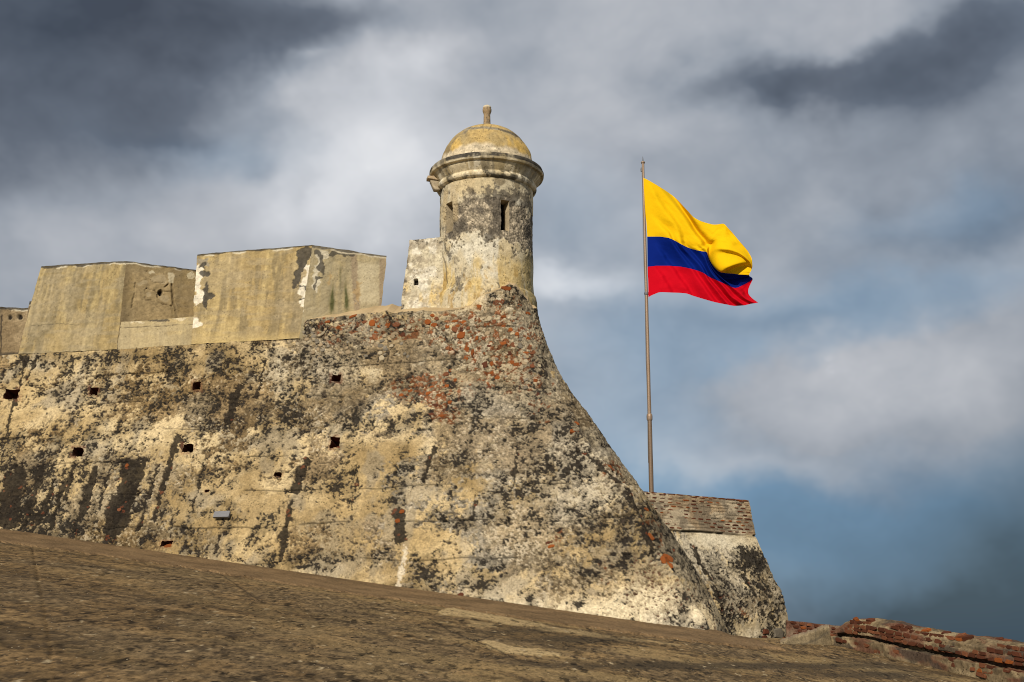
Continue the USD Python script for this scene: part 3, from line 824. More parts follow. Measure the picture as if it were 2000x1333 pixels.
def lump(P, n, w, h, t, seed, tilt=0.0, sides=8, square=0.5, inset=0.78):
    """an irregular stone set in a wall: outline facing n, rounded front"""
    g = np.random.default_rng(seed)
    n = n / np.linalg.norm(n)
    r = np.cross([0, 0, 1.0], n); r /= np.linalg.norm(r)
    u = np.cross(n, r)
    ct, st = math.cos(tilt), math.sin(tilt)
    r, u = ct * r + st * u, -st * r + ct * u
    th = (np.arange(sides) + g.uniform(-0.25, 0.25, sides)) * 2 * math.pi / sides
    sq = 1.0 / np.maximum(np.abs(np.cos(th)), np.abs(np.sin(th)))
    rad = (1 - square + square * sq) * g.uniform(0.80, 1.1, sides)
    pts = []
    for k, (s, d) in enumerate(((1.0, -0.06), (1.0, t * 0.55), (inset, t))):
        jit = g.normal(0, 0.05, sides) * (k == 2)
        pts.append(P + (np.cos(th) * rad * w / 2 * s)[:, None] * r + (np.sin(th) * rad * h / 2 * s)[:, None] * u + (d + jit * t)[:, None] * n)
    V = np.vstack(pts + [[P + n * t * 1.05]])
    fs = []
    for k in range(2):
        for i in range(sides):
            a, b = k * sides + i, k * sides + (i + 1) % sides
            fs += [(a, b, b + sides), (a, b + sides, a + sides)]
    for i in range(sides):
        fs.append((2 * sides + i, 2 * sides + (i + 1) % sides, 3 * sides))
    return V, np.array(fs)


MPP = 1.0 / 84.0   # metres per pixel on the upper face
RED_STONES = [(970, 590, 27, 11), (989, 565, 19, 8), (934, 597, 10, 10), (1015, 594, 12, 6), (726, 631, 14, 11), (741, 633, 15, 13), (756, 634, 13, 12), (774, 634, 16, 9), (712, 629, 10, 6), (836, 629, 13, 9), (848, 635, 13, 8),
              (844, 616, 9, 6), (853, 622, 10, 6), (889, 628, 13, 5), (905, 629, 12, 7), (917, 621, 8, 8), (874, 638, 10, 7), (888, 644, 13, 10), (902, 643, 12, 9), (914, 641, 8, 6), (900, 656, 17, 13), (894, 636, 9, 6), (910, 682, 12, 14),
              (907, 697, 14, 14), (922, 687, 6, 12), (968, 684, 10, 7), (947, 713, 11, 14), (976, 710, 9, 9), (960, 711, 7, 9), (999, 708, 9, 8), (1008, 711, 10, 8), (960, 729, 8, 6), (971, 738, 9, 7), (1002, 673, 7, 11), (994, 690, 8, 9), (983, 671, 11, 6),
              (997, 644, 9, 7), (983, 637, 9, 6), (966, 628, 8, 8), (1032, 611, 14, 5), (984, 618, 12, 5), (944, 660, 8, 7), (931, 660, 6, 8), (955, 674, 9, 5), (1046, 744, 8, 11), (1050, 770, 8, 8), (1028, 687, 12, 5), (1040, 690, 10, 5), (955, 757, 9, 6),
              (1187, 915, 11, 8), (1200, 914, 9, 6), (1232, 963, 9, 9), (1251, 1001, 11, 12), (1263, 995, 9, 7), (1274, 1044, 9, 13), (1318, 1071, 13, 8), (1304, 1083, 12, 9), (1297, 1094, 16, 12), (1311, 1091, 10, 12), (1302, 1110, 18, 13), (1291, 1103, 9, 14),
              (1125, 829, 11, 8), (1117, 845, 9, 8), (1128, 846, 8, 8), (640, 628, 12, 5), (628, 632, 10, 5), (690, 615, 18, 4), (660, 640, 10, 7), (735, 647, 12, 9), (786, 652, 9, 8), (1020, 640, 8, 6), (1010, 652, 8, 7), (1033, 660, 9, 6), (1040, 715, 9, 7),
              (785, 1000, 9, 7), (777, 1018, 9, 7), (1073, 1060, 13, 6), (1076, 1068, 12, 5), (900, 1162, 9, 7), (246, 908, 8, 7), (232, 995, 8, 6), (328, 1066, 14, 6), (870, 730, 12, 7), (880, 722, 9, 5), (845, 752, 12, 7), (835, 768, 9, 7), (858, 771, 11, 7),
              (872, 752, 9, 6), (888, 741, 8, 6), (850, 790, 12, 6), (866, 800, 10, 6), (842, 808, 9, 6), (878, 785, 9, 7), (862, 812, 11, 5), (820, 770, 9, 6), (800, 762, 10, 6), (784, 770, 9, 6)]
for k, (px, py, w, h) in enumerate(RED_STONES):
    P, n = surface(px, py)
    obj('brick', lump(P, n, w * MPP * 1.05, h * MPP * 1.25, 0.010, 100 + k, rng.uniform(-0.35, 0.35), 7, 0.35), BRICKS[0 if rng.random() < 0.62 else int(rng.integers(1, 3))], bastion)
k = 0
for (x0, x1, y0, y1, cnt) in ((605, 800, 628, 700, 55), (930, 1035, 600, 760, 40), (590, 640, 640, 675, 12), (1000, 1060, 660, 720, 8)):
    for _ in range(cnt):
        px, py = rng.uniform(x0, x1), rng.uniform(y0, y1)
        if any(abs(px - q[0]) < 9 and abs(py - q[1]) < 8 for q in RED_STONES):
            continue
        P, n = surface(px, py)
        s = rng.uniform(5.5, 11)
        obj('stone', lump(P, n, s * MPP * 1.1, s * MPP * rng.uniform(0.7, 1.2), 0.020, 500 + k, rng.uniform(-1, 1), 8, 0.15), STONES[int(rng.choice(3, p=(0.4, 0.3, 0.3)))], bastion)
        k += 1

# ------------------------------------------------------------------ gravel strip along the foot of the wall
foot = []
for j in range(0, len(_s) + NARC, 4):
    zc = BD[:, j, 2]
    gzc = ground_z(BD[:, j, 0], BD[:, j, 1])
    i = int(np.argmax(zc < gzc))
    foot.append(BD[i, j])
foot = np.array(foot)
fx, _ = proj(foot)
outer_px = np.linspace(-240, 1540, 400)
outer_p = on_ground(outer_px, np.interp(outer_px, STRIP[:, 0], STRIP[:, 1]) + 1.5 * (fbm2(outer_px * 0.05, outer_px * 0, 4, 3) - 0.5) * 4)
so = np.concatenate([[0], np.cumsum(np.linalg.norm(np.diff(outer_p[:, :2], axis=0), axis=1))])
keep_f = np.concatenate([[True], np.diff(fx) > 0])
fsel = foot[keep_f]
sf = np.concatenate([[0], np.cumsum(np.linalg.norm(np.diff(fsel[:, :2], axis=0), axis=1))])
NU, NV = 900, 26
uu = np.linspace(0, 1, NU)
inn = np.stack([np.interp(uu * sf[-1], sf, fsel[:, k]) for k in range(3)], -1)
out = np.stack([np.interp(uu * so[-1], so, outer_p[:, k]) for k in range(3)], -1)
tv = np.linspace(-0.25, 1, NV)[:, None, None]
SP_ = inn[None] * (1 - tv) + out[None] * tv
SP_[..., 2] = ground_z(SP_[..., 0], SP_[..., 1])
sg = fbm2(SP_[..., 0] * 9, SP_[..., 1] * 9, 3, 45, 0.7)
sg2 = noise2(SP_[..., 0] * 28, SP_[..., 1] * 20, 46)
SP_[..., 2] += 0.022 + 0.010 * (sg - 0.5) + 0.05 * np.clip(0.35 - tv[..., 0], 0, 1)
SP_[-1, :, 2] -= 0.10
pcol = np.array((0.142, 0.092, 0.047)) * (0.5 + 0.9 * fbm2(SP_[..., 0] * 2.2, SP_[..., 1] * 2.2, 4, 48))[..., None] * (0.8 + 0.4 * sg)[..., None]
obj('path', (SP_.reshape(-1, 3), grid_faces(NV, NU)[:, ::-1]), GRAVEL, None, pcol.reshape(-1, 3), smooth=True, kind='structure')

# ------------------------------------------------------------------ parapet: merlons and the sill between them
import meshkit


def noise3(P, s, seed):
    return meshkit.noise(np.asarray(P) * s, seed) - 0.5


def rubble_box(C8, paint, step=0.022, wob=0.03, seed=0, skip=()):
    """a block of masonry from its eight corners (front bottom left, bottom right, top right, top left, then the same at the back): gridded faces, softly uneven edges"""
    C8 = np.asarray(C8, float)
    quads = {'front': (0, 1, 2, 3), 'right': (1, 5, 6, 2), 'top': (3, 2, 6, 7), 'left': (4, 0, 3, 7), 'back': (5, 4, 7, 6)}
    VV, FF, CC, n0 = [], [], [], 0
    for name, q in quads.items():
        if name in skip:
            continue
        a, b, c, d = C8[list(q)]
        st = step if name in ('front', 'right') else step * 4
        nu = max(2, int(max(np.linalg.norm(b - a), np.linalg.norm(c - d)) / st))
        nv = max(2, int(max(np.linalg.norm(d - a), np.linalg.norm(c - b)) / st))
        u, v = np.meshgrid(np.linspace(0, 1, nu), np.linspace(0, 1, nv))
        P = (a * ((1 - u) * (1 - v))[..., None] + b * (u * (1 - v))[..., None] + c * (u * v)[..., None] + d * ((1 - u) * v)[..., None])
        lu, lv = np.linalg.norm(b - a), np.linalg.norm(d - a)
        N = np.cross(b - a, d - a); N /= np.linalg.norm(N)
        x, y = proj(P)
        col, dz = paint(name, x, y, u * lu, v * lv, u, v)
        edge = np.minimum(np.minimum(u, 1 - u) * lu, np.minimum(v, 1 - v) * lv)
        P = P + N * (dz * sstep(0, 0.06, edge))[..., None]
        w = np.stack([noise3(P, 2.3, seed), noise3(P, 2.3, seed + 1), noise3(P, 2.3, seed + 2)], -1) * wob + np.stack([noise3(P, 8, seed + 3), noise3(P, 8, seed + 4), noise3(P, 8, seed + 5)], -1) * wob * 0.8 + np.stack([noise3(P, 21, seed + 6), noise3(P, 21, seed + 7), noise3(P, 21, seed + 8)], -1) * wob * 0.4
        P = P + w
        VV.append(P.reshape(-1, 3)); CC.append(col.reshape(-1, 3)); FF.append(grid_faces(nv, nu) + n0)
        n0 += P.shape[0] * P.shape[1]
    return np.vstack(VV), np.vstack(FF), np.vstack(CC)


def parapet_plaster(x, y, u, v, seed):
    """ochre cement render with vertical wash marks"""
    S = 3000 + seed * 50
    hf = fbm2(u * 14, v * 14, 3, S)
    wash = fbm2(u * 5.5, v * 0.55, 4, S + 1, 0.6)
    wash2 = fbm2(u * 14, v * 0.9, 3, S + 2, 0.6)
    cl = fbm2(u * 1.2, v * 1.2, 4, S + 3)
    tro = fbm2(u * 2.0, v * 9.0, 3, S + 4)
    c = np.empty(x.shape + (3,)); c[:] = (0.285, 0.212, 0.100)
    c = mixc(c, (0.365, 0.28, 0.135), sstep(0.48, 0.66, wash) * 0.8)
    c = mixc(c, (0.175, 0.138, 0.078), sstep(0.48, 0.66, fbm2(u * 4.0 + 7, v * 0.7, 4, S + 5, 0.6)) * 0.8)
    c = mixc(c, (0.25, 0.205, 0.13), sstep(0.50, 0.66, tro) * 0.45)
    c = mixc(c, (0.29, 0.235, 0.145), sstep(0.45, 0.65, cl) * 0.5)
    c *= (0.74 + 0.50 * hf)[..., None] * (0.78 + 0.44 * wash2)[..., None]
    return c, hf, 0.006 * (tro - 0.5) + 0.02 * (cl - 0.5) + 0.004 * (hf - 0.5)


def black_crown(c, v, vmax, u, seed, depth=0.07, tone=(0.045, 0.04, 0.033)):
    t = vmax - v
    n = fbm2(u * 4, v * 4, 4, seed)
    lim = depth * (0.35 + 1.6 * (n - 0.2))
    c = mixc(c, (0.47, 0.42, 0.31), sstep(lim + 0.05, lim + 0.02, t) * sstep(0.42, 0.55, fbm2(u * 3, v * 3, 3, seed + 5)))
    return mixc(c, tone, sstep(lim + 0.012, lim - 0.012, t) * 0.9)


def patches(x, y, u, v, L, seed, amp=12):
    wx = x + amp * (fbm2(u * 6, v * 6, 4, seed) - 0.5) * 2
    wy = y + amp * (fbm2(u * 6, v * 6, 4, seed + 1) - 0.5) * 2
    return sstep(0.40, 0.48, np.clip(sum_blobs(wx, wy, L), 0, 1))


def paint_m1(name, x, y, um, vm, u, v):
    c, hf, dz = parapet_plaster(x, y, um, vm, 1 if name == 'front' else 2)
    vmax = vm / np.maximum(v, 1e-6)
    vmax = np.max(vmax[np.isfinite(vmax)]) if v.max() > 0 else 1
    if name == 'front':
        white = patches(x, y, um, vm, [(608, 535, 14, 18, 1.1), (603, 555, 14, 12, 1), (602, 572, 16, 10, 1), (598, 590, 16, 9, 1), (602, 605, 9, 14, 1), (598, 620, 8, 12, 1), (388, 545, 8, 30, 1), (388, 580, 9, 16, 1), (382, 628, 8, 11, 1.2), (612, 510, 9, 14, .9)], 11)
        black = patches(x, y, um, vm, [(588, 520, 9, 14, 1.1), (592, 498, 14, 12, 1), (603, 488, 14, 7, .9), (585, 541, 7, 12, 1), (402, 573, 5, 22, 1.1), (412, 576, 8, 8, 1), (397, 590, 4, 9, 1), (399, 534, 7, 7, 1), (392, 520, 10, 4, .8), (578, 555, 5, 6, 1), (600, 562, 18, 2.2, .9), (598, 583, 18, 2, .9)], 21, 9)
        grey = patches(x, y, um, vm, [(395, 512, 14, 8, 1), (402, 518, 12, 6, .8)], 31)
        c = mixc(c, np.array((0.56, 0.51, 0.41)) * (0.7 + 0.6 * hf)[..., None], white * 0.95)
        c = mixc(c, np.array((0.22, 0.19, 0.14)) * (0.7 + 0.6 * hf)[..., None], grey * 0.9)
        c = mixc(c, np.array((0.05, 0.045, 0.038)) * (0.6 + 0.8 * hf)[..., None], black * 0.92)
        dz = dz - 0.016 * np.maximum(black, white * 0.8) * (0.6 + 0.8 * hf)
        c = mixc(c, (0.42, 0.315, 0.14), sstep(640, 670, y) * 0.6)
        lines = sstep(0.9, 0.3, np.abs(y - (597 - 0.02 * (x - 385)) + 1.5 * (hf - 0.5)))
        c = mixc(c, (0.17, 0.135, 0.08), lines * 0.25)
        c = black_crown(c, vm, vmax, um, 41, 0.045)
    elif name == 'right':
        c = mixc(c, (0.36, 0.32, 0.215), 0.45 * np.ones(x.shape))
        pale = sstep(2, 0.5, np.abs(x - 716) / 22) * sstep(510, 520, y) * sstep(598, 588, y)
        c = mixc(c, (0.44, 0.385, 0.265), pale * 0.75)
        rim = np.maximum(sstep(9, 6, np.abs(x - 748 - 2 * (hf - .5))), sstep(8, 4, np.abs(x - 693 + 6 * (hf - .5) - (y - 540) * 0.07)))
        c = mixc(c, (0.24, 0.185, 0.125), rim * 0.8)
        white = patches(x, y, um, vm, [(622, 520, 6, 22, 1), (622, 545, 7, 10, 1), (618, 560, 6, 12, .9), (628, 497, 14, 9, 1)], 51)
        black = patches(x, y, um, vm, [(627, 515, 6, 22, 1), (618, 545, 9, 6, .9), (614, 560, 5, 8, .8), (652, 496, 10, 6, 1), (680, 497, 16, 4, .9), (617, 492, 8, 8, .9)], 61, 8)
        c = mixc(c, (0.52, 0.47, 0.36), white * 0.85)
        c = mixc(c, (0.05, 0.045, 0.038), black * 0.85)
        green = sum_blobs(x, y, [(648, 596, 5, 22, 1), (650, 575, 2.5, 25, .8), (677, 590, 5, 18, 1), (676, 570, 2.5, 22, .7), (665, 540, 2, 30, .5)]) * sstep(0.3, 0.6, fbm2(um * 10, vm * 2, 3, 71))
        c = mixc(c, (0.055, 0.062, 0.022), np.clip(green, 0, 0.9))
        yel = patches(x, y, um, vm, [(700, 570, 8, 26, 1), (640, 545, 10, 30, .5)], 81)
        c = mixc(c, (0.34, 0.225, 0.09), yel * 0.5)
        c = black_crown(c, vm, vmax, um, 42, 0.06, (0.09, 0.08, 0.065))
    else:
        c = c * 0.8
    return c, dz


def paint_m2(name, x, y, um, vm, u, v):
    c, hf, dz = parapet_plaster(x, y, um, vm, 3 if name == 'front' else 4)
    vmax = np.max(vm)
    if name == 'front':
        c = c * np.array((0.94, 0.96, 0.98))
        crack = sstep(0.9, 0.2, np.abs(y - 634 + 5 * (fbm2(um * 2, vm * 0, 3, 5) - 0.5))) * ((x < 155) & (x > 62))
        c = mixc(c, (0.06, 0.05, 0.035), crack * 0.7)
        c = black_crown(c, vm, vmax, um, 43, 0.075)
    elif name == 'right':
        # a patch of large stones shows in the worn render of this end
        jx, jy = x + 5 * (fbm2(um * 6, vm * 6, 3, 3100) - 0.5), y + 5 * (fbm2(um * 6, vm * 6, 3, 3101) - 0.5)
        inside = sstep(0.0, 0.25, np.minimum(np.minimum(jx - 258, 337 - jx) / 20, np.minimum(jy - 532, 628 - jy) / 20))
        c = mixc(c, (0.165, 0.122, 0.065), 0.65 * np.ones(x.shape))  # shade on this end, painted in as a darker brown over the face
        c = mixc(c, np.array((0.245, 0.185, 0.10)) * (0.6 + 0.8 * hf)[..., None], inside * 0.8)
        c = mixc(c, (0.31, 0.25, 0.155), patches(x, y, um, vm, [(306, 545, 13, 8, 1), (318, 548, 8, 8, 1), (276, 554, 14, 5, .9), (292, 576, 8, 8, .6), (321, 583, 12, 9, .7)], 92, 5) * 0.7)
        depth_ = np.zeros(x.shape)
        for pts, w, k in (([(286, 565), (303, 567), (307, 571)], 1.5, 1), ([(318, 569), (337, 571)], 1.3, .9), ([(307, 575), (308, 591), (311, 593), (335, 597)], 1.6, 1), ([(277, 586), (297, 586)], 1.4, .8),
                          ([(285, 566), (284, 585)], 1.0, .5), ([(293, 546), (303, 552), (322, 553)], 1.2, .6), ([(337, 556), (338, 590), (343, 605), (346, 620)], 3.0, .85), ([(263, 554), (261, 575), (258, 602)], 1.6, .8), ([(322, 561), (328, 556)], 2.0, .9), ([(283, 530), (287, 531)], 2.5, .8)):
            d, _t = seg_dist(jx, jy, pts)
            depth_ = np.maximum(depth_, k * sstep(w, w * 0.25, d))
        hole = np.clip(blob(jx, jy, 313, 571, 4.5, 6), 0, 1)
        depth_ = np.maximum(depth_, sstep(0.3, 0.6, hole))
        depth_ = depth_ * (0.25 + 0.75 * sstep(0.42, 0.58, fbm2(um * 5, vm * 5, 3, 3102)))
        c = mixc(c, (0.075, 0.052, 0.028), depth_ * 0.7)
        c = mixc(c, (0.03, 0.022, 0.014), sstep(0.3, 0.6, hole))
        c = mixc(c, (0.40, 0.35, 0.24), patches(x, y, um, vm, [(336, 543, 7, 11, 1), (372, 538, 12, 7, 1), (297, 534, 5, 4, .9)], 91, 6) * 0.8)
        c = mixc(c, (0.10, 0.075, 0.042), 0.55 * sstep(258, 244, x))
        dz = dz + 0.012 * inside - 0.035 * depth_ - 0.06 * sstep(0.3, 0.7, hole)
        c = black_crown(c, vm, vmax, um, 44, 0.05)
    else:
        c = c * 0.8
    return c, dz


def paint_sill(name, x, y, um, vm, u, v):
    c, hf, dz = parapet_plaster(x, y, um, vm, 5)
    if name == 'front':
        c = mixc(c, (0.40, 0.335, 0.205), 0.35 * np.ones(x.shape))
        crack = sstep(0.8, 0.2, np.abs(y - (642 - 0.055 * (x - 232)) + 3 * (fbm2(um * 3, um * 0, 3, 6) - 0.5)))
        c = mixc(c, (0.055, 0.045, 0.03), crack * 0.8)
        dz = dz - 0.01 * crack
        c = mixc(c, (0.045, 0.04, 0.034), patches(x, y, um, vm, [(302, 627, 16, 3, 1.1), (322, 625, 8, 2.5, 1)], 97, 6) * 0.85)
        c = mixc(c, (0.5, 0.44, 0.32), patches(x, y, um, vm, [(270, 629, 18, 2.5, .9), (350, 624, 16, 3, 1)], 98, 6) * 0.7)
    return c, dz


PR = 0.012
e_dir = np.array([math.sin(math.radians(63)), math.cos(math.radians(63)), 0.0])
b_dir = np.array([-0.12, 0.99, 0.0])
parapet = thing('parapet', 'ochre rendered parapet with two high merlons either side of an open embrasure', 'parapet', loc=on_face(380, 675))


def merlon(fbl, fbr, ftr, ftl, right_len, left_len, paint, seed, mid=None):
    bl, br, tr, tl = (on_face(*p, PR) for p in (fbl, fbr, ftr, ftl))
    drop = np.array([0, 0, 0.0])
    backs = [bl + b_dir * left_len, br + e_dir * right_len, tr + e_dir * right_len, tl + b_dir * left_len]
    return rubble_box([bl, br, tr, tl] + backs, paint, 0.018, 0.022, seed)


# the merlon beside the sentry tower: its right end follows the slope of the embrasure floor
m1 = merlon((374, 673), (584, 661), (610, 479), (385, 497), 1.86, 1.3, paint_m1, 10)


def box_obj(name, vfc, mat, parent, label=None, kind=None):
    v, f, c = vfc
    return obj(name, (v, f), mat, parent, c, smooth=True, label=label, kind=kind)


box_obj('merlon', m1, PLASTER, parapet, 'taller looking merlon by the tower with a broken whitish corner')
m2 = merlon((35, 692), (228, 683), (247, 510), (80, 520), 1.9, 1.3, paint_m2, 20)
box_obj('merlon', m2, PLASTER, parapet, 'merlon with a worn inner end painted darker for shade')
s_bl, s_br, s_tr, s_tl = on_face(226, 683.5, PR - 0.012), on_face(377, 673, PR - 0.012), on_face(378, 619, PR - 0.012), on_face(228, 631, PR - 0.012)
sl = rubble_box([s_bl, s_br, s_tr, s_tl] + [q + np.array([0.0, 1.3, 0]) for q in (s_bl, s_br, s_tr, s_tl)], paint_sill, 0.02, 0.022, 30)
box_obj('embrasure_sill', sl, PLASTER, parapet)
# the low flare of the parapet left of the merlon
q = [on_face(-40, 695.5, PR - 0.01), on_face(36, 692, PR - 0.01), on_face(60, 640, PR - 0.01), on_face(59, 594, PR - 0.01)]

# ------------------------------------------------------------------ sentry tower
YT = 28.6
TX = (950 - CX) / F * (YT * CP + 9.5 * SP)
AXIS = np.array([TX, YT, 0.0])


def rad_px(w, y):
    z = z_at(y, YT)
    return w * (YT * CP + (z - 1.6) * SP) / F


def lathe(profile, nth, paint, t0=0.0, t1=2 * math.pi, step=0.02, wob=0.012, seed=0, cut=None, centre=None):
    """profile: (radius, z) pairs from bottom to top, resampled; theta 0 faces the viewer, growing to the right"""
    pr = np.array(profile, float)
    seg = np.linalg.norm(np.diff(pr, axis=0), axis=1)
    n = np.maximum(1, np.ceil(seg / step).astype(int))
    rr, zz = [pr[0, 0]], [pr[0, 1]]
    for k in range(len(seg)):
        t = np.linspace(0, 1, n[k] + 1)[1:]
        rr += list(pr[k, 0] + (pr[k + 1, 0] - pr[k, 0]) * t); zz += list(pr[k, 1] + (pr[k + 1, 1] - pr[k, 1]) * t)
    rr, zz = np.array(rr)[::-1], np.array(zz)[::-1]
    th = np.linspace(t0, t1, nth)
    R, TH = np.meshgrid(rr, th, indexing='ij')
    Z = np.broadcast_to(zz[:, None], R.shape)
    C = AXIS if centre is None else centre
    P = np.stack([C[0] + R * np.sin(TH), C[1] - R * np.cos(TH), Z], -1)
    N = np.stack([np.sin(TH), -np.cos(TH), np.zeros_like(TH)], -1)
    x, y = proj(P)
    ax, ay = proj(np.stack([C[0] + 0 * R, C[1] + 0 * R, Z], -1))
    col, dz = paint(x, ay, TH, Z, R)
    w = wob * (meshkit.noise(P * 2.5, seed) - 0.5) * 2 + wob * 0.6 * (meshkit.noise(P * 9, seed + 1) - 0.5) * 2
    D = P + N * ((dz + w) * np.clip(R / 0.4, 0, 1))[..., None]
    D[:, -1] = D[:, 0] if abs(t1 - t0 - 2 * math.pi) < 1e-6 else D[:, -1]
    return D, col, TH, Z


tower = thing('sentry_tower', 'round whitewashed sentry tower with ochre dome and ringed cornice on the bastion point', 'sentry tower', loc=(TX, YT, float(z_at(600, YT))))


def paint_shaft(x, y, th, z, r):
    u = th * 1.1
    hf = fbm2(u * 14, z * 14, 4, 4001, 0.6)
    mf = fbm2(u * 4, z * 4, 4, 4002, 0.55)
    lf = fbm2(u * 1.4, z * 1.4, 4, 4003)
    wx = x + 30 * (mf - 0.5) + 10 * (hf - 0.5)
    wy = y + 40 * (fbm2(u * 2.5, z * 2.5, 4, 4004) - 0.5) + 16 * (hf - 0.5)
    c = np.empty(x.shape + (3,)); c[:] = (0.43, 0.375, 0.265)
    c = mixc(c, (0.51, 0.47, 0.375), sstep(0.45, 0.6, lf))
    c = mixc(c, (0.44, 0.36, 0.22), sstep(0.5, 0.65, fbm2(u * 2, z * 2, 4, 4005)) * 0.8)
    # bare grey rubble band round the middle
    band = sstep(404, 440, wy + 10 * np.cos(th * 2)) * sstep(506, 478, wy - 16 * np.sin(th)) * sstep(-1.3, -0.75, th + 0.6 * (mf - 0.5))
    e, r1, q1, _ = cells(u, z, 0.065, 4006)
    rub = np.array((0.36, 0.305, 0.225)) * (0.15 + 1.55 * hf)[..., None] * (0.7 + 0.5 * r1)[..., None] * (0.5 + 0.5 * sstep(0.02, 0.2, e))[..., None]
    bm = sstep(-0.12, 0.14, band * 1.05 - U(0.5 * mf + 0.5 * hf, 0.34, 0.66) * 0.9)
    c = mixc(c, rub, bm)
    # dark crust mostly on the right
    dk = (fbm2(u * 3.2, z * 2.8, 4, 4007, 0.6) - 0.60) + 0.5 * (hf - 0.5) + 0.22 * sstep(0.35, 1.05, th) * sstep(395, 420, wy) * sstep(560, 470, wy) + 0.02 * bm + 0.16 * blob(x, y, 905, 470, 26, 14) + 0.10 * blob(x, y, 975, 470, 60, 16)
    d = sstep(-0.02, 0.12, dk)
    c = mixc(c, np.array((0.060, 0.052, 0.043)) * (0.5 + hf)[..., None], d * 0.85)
    # ochre wash towards the foot
    oc = sstep(0.47, 0.64, fbm2(u * 4.5, z * 0.9, 5, 4008, 0.6)) * sstep(505, 545, wy)
    c = mixc(c, (0.45, 0.335, 0.14), oc * 0.75)
    oc2 = sstep(0.52, 0.64, fbm2(u * 5.5, z * 2.6, 5, 4009, 0.6)) * sstep(535, 565, wy)
    c = mixc(c, (0.30, 0.19, 0.055), oc2 * 0.7)
    c = mixc(c, (0.23, 0.20, 0.10), sstep(0.6, 1.2, th) * sstep(490, 530, y) * 0.5)
    # stains under the ring
    for ta, ty, rx, ry in ((0.30, 383, 0.13, 11), (0.72, 385, 0.085, 8)):
        c = mixc(c, (0.185, 0.15, 0.095), 0.8 * sstep(1.05, 0.8, np.hypot((th - ta) / rx, (y - ty) / ry) + 0.4 * (hf - 0.5)))
    c = mixc(c, (0.36, 0.27, 0.15), sstep(0.52, 0.62, fbm2(u * 3, z * 0.8, 4, 4010)) * sstep(420, 380, y) * 0.3)
    c = mixc(c, (0.36, 0.28, 0.16), 0.6 * sstep(0.14, 0.08, np.abs(np.abs(th + 0.89) - 0.16)) * sstep(380, 392, y) * sstep(460, 450, y))
    crack, _ = seg_dist(x + 5 * (mf - .5), y, [(864, 500), (871, 530), (875, 570)])
    c = mixc(c, (0.10, 0.085, 0.06), sstep(1.6, 0.6, crack) * 0.7)
    c *= (0.66 + 0.68 * hf)[..., None]
    dz = -0.014 * bm + bm * 0.040 * (hf - 0.5) + 0.012 * bm * (sstep(0, 0.3, e) - 0.5) + 0.008 * (mf - 0.5) - 0.01 * d * hf
    return c, dz


zs0, zs1 = float(z_at(660, YT)), float(z_at(372, YT))
r_sh = rad_px(91.5, 480)
SD, SC, STH, SZ = lathe([(r_sh * 1.09, zs0), (r_sh * 1.08, float(z_at(597, YT))), (r_sh * 1.06, float(z_at(585, YT))), (r_sh * 1.012, float(z_at(580, YT))), (r_sh, float(z_at(560, YT))), (r_sh * 1.0, zs1)], 560, paint_shaft, -math.pi, math.pi, 0.016, 0.012, 70)
WINS = [(-0.885, 0.118, 396, 454), (0.430, 0.098, 391, 451)]
tc_, zc_ = 0.25 * (STH[:-1, :-1] + STH[1:, 1:] + STH[1:, :-1] + STH[:-1, 1:]), 0.25 * (SZ[:-1, :-1] + SZ[1:, 1:] + SZ[1:, :-1] + SZ[:-1, 1:])
srem = np.zeros(tc_.shape, bool)
wmask = []
for ta, hw, y0, y1 in WINS:
    # the front of the shaft is nearer than its axis
    yf = YT - r_sh * math.cos(ta)
    m = (np.abs(tc_ - ta) < hw) & (zc_ < z_at(y0, yf)) & (zc_ > z_at(y1, yf))
    wmask.append((ta, m)); srem |= m
v_, f_, c_ = prune(SD.reshape(-1, 3), grid_faces(*SD.shape[:2], ~srem), SC.reshape(-1, 3))


def outward(v, f, centre):
    """flip the faces if they look inward (judged by the sum over all of them)"""
    n = np.cross(v[f[:, 1]] - v[f[:, 0]], v[f[:, 2]] - v[f[:, 0]])
    m = v[f].mean(1) - centre
    return f if (n * m).sum() > 0 else f[:, ::-1]


tcen = np.array([TX, YT, (zs0 + zs1) / 2])
obj('shaft', (v_, outward(v_, f_, tcen)), TOWERMAT, tower, c_, smooth=True)
for ta, m in wmask:
    nin = -np.array([math.sin(ta), -math.cos(ta), 0.0])
    wv, wf = niche(SD, m, nin * 0.30, back=False)
    n_ = fbm2(wv[:, 2] * 6, wv[:, 0] * 9, 3, 5)
    obj('window_reveal', (wv, wf), TOWERMAT, tower, np.array((0.40, 0.33, 0.22)) * (0.5 + 0.9 * n_)[:, None])
# inner lining so that the slits look into a dark room with thick walls
ID, IC, ITH, IZ = lathe([(r_sh - 0.30, zs0), (r_sh - 0.30, zs1)], 120, lambda x, y, th, z, r: (np.full(x.shape + (3,), 0.20), 0 * x), -math.pi, math.pi, 0.05, 0.0, 71)
itc, izc = 0.5 * (ITH[:-1, :-1] + ITH[1:, 1:]), 0.5 * (IZ[:-1, :-1] + IZ[1:, 1:])
irem = np.zeros(itc.shape, bool)
for ta, hw, y0, y1 in WINS:
    yf = YT - r_sh * math.cos(ta)
    irem |= (np.abs(itc - ta) < hw * 1.6) & (izc < z_at(y0, yf) + 0.05) & (izc > z_at(y1, yf) - 0.05)
v_, f_, c_ = prune(ID.reshape(-1, 3), grid_faces(*ID.shape[:2], ~irem), IC.reshape(-1, 3))
obj('inner_wall', (v_, f_), TOWERMAT, tower, c_)


